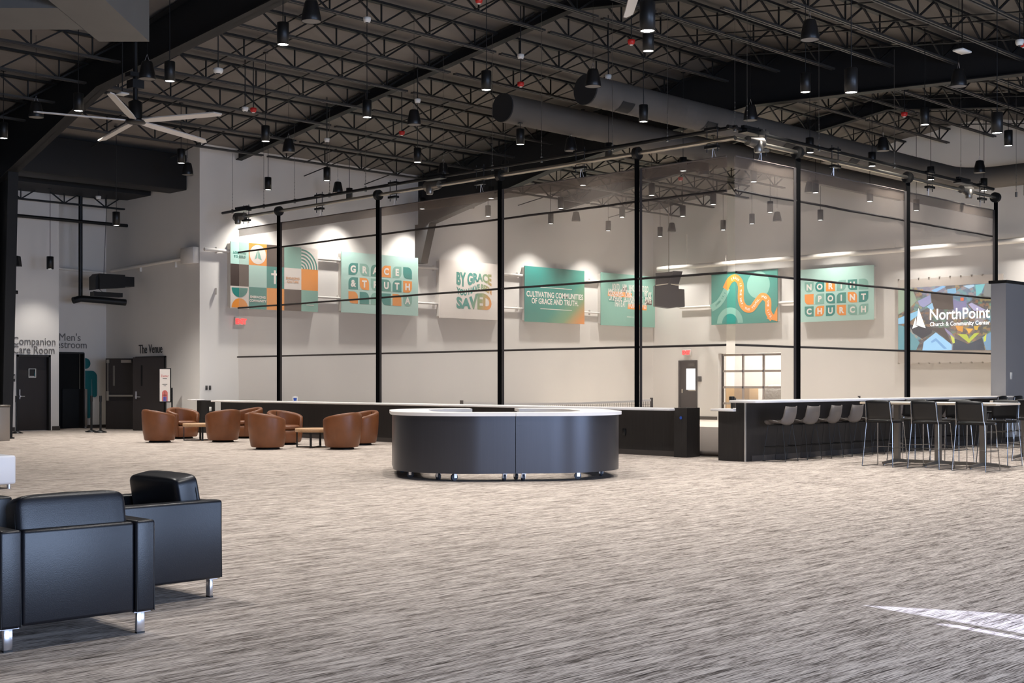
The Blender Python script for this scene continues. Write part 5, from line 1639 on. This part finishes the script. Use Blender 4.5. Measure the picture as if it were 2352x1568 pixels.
# ------------------------------------------------------------------ barrel chairs and coffee tables
def make_barrel(label, loc, rz):
    """tub chair facing +y in its own frame"""
    t = thing('barrel_chair', label, 'armchair', loc, rz, 'tan leather barrel chairs')
    n = 40; vs = []; fs = []
    half = math.radians(128)
    for i in range(n + 1):
        a = -half + 2 * half * i / n          # 0 = back
        f = abs(a) / half
        top = .775 - .155 * f ** 1.6
        th = -PI / 2 + a
        ring = []
        prof = [(.335, .05), (.355, .08), (.385, .25), (.403, .45)]
        for r, z in prof: ring.append((r, z))
        ring += [(.412, top - .06), (.405, top - .02), (.385, top), (.35, top + .002), (.322, top - .015), (.31, top - .05), (.30, .5), (.29, .36)]
        if f > .93: ring = [((r - .345) * (.55 + .45 * (1 - f) / .07) + .345 if z > .3 else r, z) for r, z in ring]
        for r, z in ring: vs.append((r * math.cos(th), r * math.sin(th), z))
        m = len(ring)
    for i in range(n):
        for j in range(m - 1): fs.append((i * m + j, (i + 1) * m + j, (i + 1) * m + j + 1, i * m + j + 1))
    fs.append(list(range(m))); fs.append([n * m + j for j in range(m)][::-1])
    MB().add(vs, fs, 0, True).build('tub_back', M_tan, t)
    MB().lathe([(.325, .05), (.345, .08), (.355, .2), (.345, .31), (.325, .325)], n=40).build('seat_base', M_tan, t)
    s = MB(); vs = []; fs = []
    prof = [(.02, .335), (.24, .335), (.285, .35), (.305, .385), (.295, .42), (.25, .44), (.02, .447)]
    s.lathe(prof, (0, .045, 0), 36); s.build('seat_cushion', M_tan, t)
    MB().tube([(0, -.309, .74), (0, -.304, .6), (0, -.299, .44)], .005, 5).build('back_seam', M_seam, t)
    MB().lathe([(.25, 0), (.25, .03), (.2, .05)], n=30).build('swivel_base', M_black, t)
    return t


def facing(dx, dy): return math.atan2(-dx, dy)


CH = [
    (367, 1017, (1, 0), 'tan barrel armchair seen from behind, leftmost of the lounge'),
    (420, 1008, (0, -1), 'tan barrel armchair with seat showing, in front of the poster stand'),
    (512, 1016, (0, 1), 'tan barrel armchair seen from behind, beside the first round table'),
    (566, 1007, (-1, 0), 'tan barrel armchair mostly hidden behind its twin, below the half wall left end'),
    (615, 1033, (1, 0), 'tan barrel armchair seen from behind, nearest the camera left of second table'),
    (655, 1022, (0, -1), 'tan barrel armchair with seat showing, behind the second round table'),
    (786, 1033, (0, 1), 'tan barrel armchair seen from behind, right of the second round table'),
    (828, 1023, (-1, 0), 'tan barrel armchair half hidden, closest to the curved kiosk'),
]
_b = None
for px, py, fc, lab in CH:
    p0 = P(px, py, 0); D = (p0.x + p0.y) / R2 + .34; lt = (px - CX) / F * D
    loc = ((D + lt) / R2, (D - lt) / R2, 0); rz = facing(*fc) + random.uniform(-.08, .08)
    if _b is None: _b = make_barrel(lab, loc, rz)
    else: dup(_b, loc, rz, lab)


def coffee_table(x, y, label, first=[None]):
    if first[0] is None:
        t = first[0] = thing('coffee_table', label, 'coffee table', (x, y, 0), .3, 'round oak coffee tables')
        MB().lathe([(.43, .335), (.44, .34), (.44, .405), (.435, .41)], n=44).build('round_top', M_oak, t)
        for k in range(4):
            a = PI / 4 + k * PI / 2; c, s = math.cos(a), math.sin(a)
            MB().bar((.41 * c, .41 * s, 0), (.41 * c, .41 * s, .38), .045, .02, 0, up=(c, s, 0)).build('leg', M_black, t)
        m = MB()
        for a in (PI / 4, 3 * PI / 4): m.bar((-.4 * math.cos(a), -.4 * math.sin(a), .012), (.4 * math.cos(a), .4 * math.sin(a), .012), .035, .02)
        m.build('cross_base', M_black, t)
    else: dup(first[0], (x, y, 0), -.1, label)


coffee_table(16.95, 27.6, 'round oak coffee table among the lounge chairs nearest the doors')
coffee_table(16.85, 22.85, 'round oak coffee table among the lounge chairs nearest the kiosk')

# ------------------------------------------------------------------ black leather club chairs
def make_club(label, loc, rz):
    """box club chair facing +y, centred"""
    t = thing('club_chair', label, 'armchair', loc, rz, 'black leather club chairs')
    w, d, ah = .44, .41, .635
    for s in (-1, 1):
        MB().rbox(s * w if s < 0 else w - .12, -w + .12 if s < 0 else w, -d, d, .125, ah, .018, 3).build('arm', M_leather, t)
        m = MB()
        for x in (s * (w - .008), s * (w - .112)):
            m.tube([(x, d - .01, ah - .012), (x, -d + .01, ah - .012), (x, -d + .004, .13)], .0045, 5)
        m.build('arm_piping', M_seam, t)
    MB().rbox(-w + .122, w - .122, -d + .008, -d + .085, .13, ah - .005, .02, 3).build('back_panel', M_leather, t)
    MB().rbox(-w + .122, w - .122, -d + .1, d - .015, .13, .3, .015, 2).build('seat_frame', M_leather, t)
    MB().cushion((0, .06, .365), (w - .124, d - .09, .085), .25, 0, 14, None, .06).build('seat_cushion', M_leather, t)
    M = Matrix.Rotation(math.radians(-10), 3, 'X')
    c = MB().cushion((0, -d + .155, .60), (.312, .088, .192), .22, 0, 18, M, .07).build('back_cushion', M_leather, t)
    pts = [(M @ Vector((.31 * math.copysign(abs(math.cos(a)) ** .35, math.cos(a)), -.05, .18 * math.copysign(abs(math.sin(a)) ** .35, math.sin(a))))) + Vector((0, -d + .155, .60)) for a in [2 * PI * k / 40 for k in range(40)]]
    MB().tube(pts, .005, 5, 0, False, True).build('piping', M_seam, c)
    for sx in (-1, 1):
        for sy in (-1, 1):
            x, y = sx * (w - .065), sy * (d - .06)
            l = MB().rbox(x - .024, x + .024, y - .012, y + .012, .008, .125, .002, 1).box(x - .05, x + .05, y - .03, y + .03, .12, .126)
            l = l.build('leg', M_chrome, t)
            MB().box(x - .024, x + .024, y - .012, y + .012, 0, .008).build('foot_pad', M_black, l)
    return t


t = make_club('black leather club chair with its back to the camera, nearest of the set', (3.30, 6.97, 0), math.radians(-1.0))
t2 = dup(t, (4.25, 7.77, 0), facing(-1, 0) + .01, 'black leather club chair turned sideways, right of the nearest one')
t3 = dup(t, (3.36, 8.95, 0), facing(0, -1), 'black leather club chair cut off by the picture edge behind the nearest one')

# white ottoman
t = thing('ottoman', 'white leatherette cube ottoman cut off at the picture edge', 'ottoman', (7.2, 17.1, 0))
MB().rbox(6.85, 7.5, 16.75, 17.4, .06, .44, .03, 3).build('cube_seat', M_whiteleather, t, True)
for x in (6.92, 7.43):
    for y in (16.82, 17.33): MB().tube([(x, y, 0), (x, y, .06)], .025, 12).build('leg', M_chrome, t, True)

# ------------------------------------------------------------------ counter stools with bucket seats
def rod(mb, pts, r=.008): return mb.tube(pts, r, 6)


def make_bucket(label, loc, rz):
    t = thing('bar_stool', label, 'bar stool', loc, rz, 'grey bucket bar stools')
    prof = [(.23, .655), (.20, .672), (.1, .668), (-.03, .655), (-.12, .662), (-.175, .70), (-.205, .77), (-.225, .86), (-.245, .97)]
    wd_ = [.2, .215, .22, .22, .215, .21, .21, .205, .185]
    n = 10; vs = []; fs = []
    k = len(prof)
    for off in (0, 1):
        for i, ((y, z), w) in enumerate(zip(prof, wd_)):
            a = Vector(prof[max(i - 1, 0)]); b = Vector(prof[min(i + 1, k - 1)]); d = (b - a).normalized(); nx, nz = d.y, -d.x
            nx, nz = (nx, nz) if (nz < 0 or nx < 0) else (-nx, -nz)
            for j in range(n + 1):
                s = -1 + 2 * j / n
                lift = .055 * abs(s) ** 3
                by = lift * (1 if i > 4 else 0); bz = lift * (1 if i <= 5 else .3)
                vs.append((s * w, y + by * .9 + off * nx * .02, z + bz + off * nz * .02))
    for off in (0, 1):
        for i in range(k - 1):
            for j in range(n):
                a = off * k * (n + 1) + i * (n + 1) + j; fs.append((a, a + 1, a + n + 2, a + n + 1))
    q = k * (n + 1)
    rim = [j for j in range(n + 1)] + [i * (n + 1) + n for i in range(1, k)] + [(k - 1) * (n + 1) + j for j in range(n - 1, -1, -1)] + [i * (n + 1) for i in range(k - 2, 0, -1)]
    for a, b in zip(rim, rim[1:] + rim[:1]): fs.append((a, b, b + q, a + q))
    MB().add(vs, fs, 0, True).build('bucket_seat', M_stool, t)
    for s in (-1, 1):
        m = MB()
        rod(m, [(s * .15, .1, .65), (s * .17, .16, .645), (s * .215, .24, .012), (s * .215, -.22, .012), (s * .17, -.13, .645), (s * .15, -.08, .65)])
        m.build('sled_leg', M_black, t)
    MB().tube([(-.2, .21, .26), (.2, .21, .26), (.2, -.19, .26), (-.2, -.19, .26)], .008, 6, 0, False, True).build('footrest', M_black, t)
    MB().box(-.16, .16, -.1, .12, .642, .655).build('seat_plate', M_black, t)
    return t


_s = None
for k in range(10):
    x = 19.68 + .76 * k
    lab = 'grey bucket bar stool at the dark counter, %s from its open end' % ORD[k + 1]
    loc = (x, 12.93, 0); rz = random.uniform(-.06, .06)
    if _s is None: _s = make_bucket(lab, loc, rz)
    else: dup(_s, loc, rz, lab)

# ------------------------------------------------------------------ tall tables and black chairs
def make_highchair(label, loc, rz):
    t = thing('high_chair', label, 'bar chair', loc, rz, 'black bar-height chairs')
    vs = []; fs = []; n = 10; k = 6
    for off in (0, 1):
        for i in range(k):
            z = .79 + .32 * i / (k - 1); w = .235 - .02 * abs(2 * i / (k - 1) - 1)
            for j in range(n + 1):
                s = -1 + 2 * j / n
                vs.append((s * w, -.2 - .055 * i / (k - 1) + .03 * s * s - off * .014, z - .012 * s * s * (1 if i == k - 1 else 0)))
    q = k * (n + 1)
    for off in (0, 1):
        for i in range(k - 1):
            for j in range(n):
                a = off * q + i * (n + 1) + j; fs.append((a, a + 1, a + n + 2, a + n + 1))
    rim = [j for j in range(n + 1)] + [i * (n + 1) + n for i in range(1, k)] + [(k - 1) * (n + 1) + j for j in range(n - 1, -1, -1)] + [i * (n + 1) for i in range(k - 2, 0, -1)]
    for a, b in zip(rim, rim[1:] + rim[:1]): fs.append((a, b, b + q, a + q))
    MB().add(vs, fs, 0, True).build('backrest', M_plastic, t)
    MB().rbox(-.225, .225, -.17, .24, .745, .775, .012, 2).build('seat', M_plastic, t)
    for s in (-1, 1):
        m = MB()
        rod(m, [(s * .21, .17, .74), (s * .235, .2, .73), (s * .275, .27, .012), (s * .275, -.25, .012), (s * .235, -.19, .73), (s * .225, -.21, .80), (s * .215, -.25, 1.08)], .0085)
        m.build('sled_leg', M_wire, t)
    rod(MB(), [(-.262, -.23, .32), (-.262, .247, .32), (.262, .247, .32), (.262, -.23, .32)], .0085).build('footrest', M_wire, t)
    MB().box(-.23, .23, -.15, .17, .73, .745).build('seat_plate', M_black, t)
    return t


_h = None
HC = [(19.72, 10.93, (1, 0), 'black bar chair at the tall table, first on the near side from the counter'),
      (19.7, 10.1, (1, 0), 'black bar chair at the tall table, middle of the near side'),
      (19.68, 9.33, (1, 0), 'black bar chair at the tall table, last on the near side before the lit end'),
      (21.15, 11.25, (-1, 0), 'black bar chair across the tall table, first from the counter'),
      (21.15, 10.45, (-1, 0), 'black bar chair across the tall table, middle of the far side'),
      (21.12, 9.6, (-1, 0), 'black bar chair across the tall table, at its lit end'),
      (22.8, 9.75, (1, 0), 'black bar chair on the near side of the second tall table'),
      (24.5, 10.2, (-1, 0), 'black bar chair behind the second tall table'),
      (27.35, 12.6, (0, 1), 'black bar chair back rising over the far bar end, first of two'),
      (28.15, 12.6, (0, 1), 'black bar chair back rising over the far bar end, second of two'),
      (28.95, 12.55, (0, 1), 'black bar chair back at the very edge by the partition')]
for x, y, fc, lab in HC:
    rz = facing(*fc) + random.uniform(-.05, .05)
    if _h is None: _h = make_highchair(lab, (x, y, 0), rz)
    else: dup(_h, (x, y, 0), rz, lab)


def make_hightable(label, loc, L, posts):
    """tall table running along y from loc, width along x"""
    t = thing('high_table', label, 'bar table', loc, 0, 'tall white bar tables')
    MB().rbox(0, .9, 0, L, 1.032, 1.068, .004, 1).build('table_top', M_tabletop, t)
    MB().box(-.003, .903, -.003, L + .003, 1.034, 1.064).build('edge_band', M_edge, t)
    for y in posts:
        MB().box(.41, .49, y - .045, y + .045, .06, 1.03).box(.25, .65, y - .2, y + .2, 1.015, 1.032).build('post', M_tablemetal, t)
        m = MB()
        for s in (-1, 1):
            m.prism([(.45, .04), (.45, .1), (.45 + s * .46, .055), (.45 + s * .46, .025)], y - .03, y + .03, 0, lambda u, v, w: (u, w, v))
            m.tube([(.45 + s * .44, y, 0), (.45 + s * .44, y, .03)], .018, 8)
        m.build('foot', M_tablemetal, t)
    m = MB().box(.42, .48, posts[0], posts[-1], .04, .09)
    m.prism([(posts[0], .04), (posts[0], .1), (posts[0] - .45, .055), (posts[0] - .45, .025)], .42, .48, 0, lambda u, v, w: (w, u, v))
    m.build('base_rail', M_tablemetal, t)
    return t


t = make_hightable('tall white-topped bar table ringed by black chairs, nearest the camera', (20.0, 9.15, 0), 2.4, (.42, 1.2, 1.95))
t = make_hightable('tall white-topped bar table behind the nearer one, cut off by the edge', (23.15, 8.3, 0), 2.4, (.42, 1.2, 1.95))
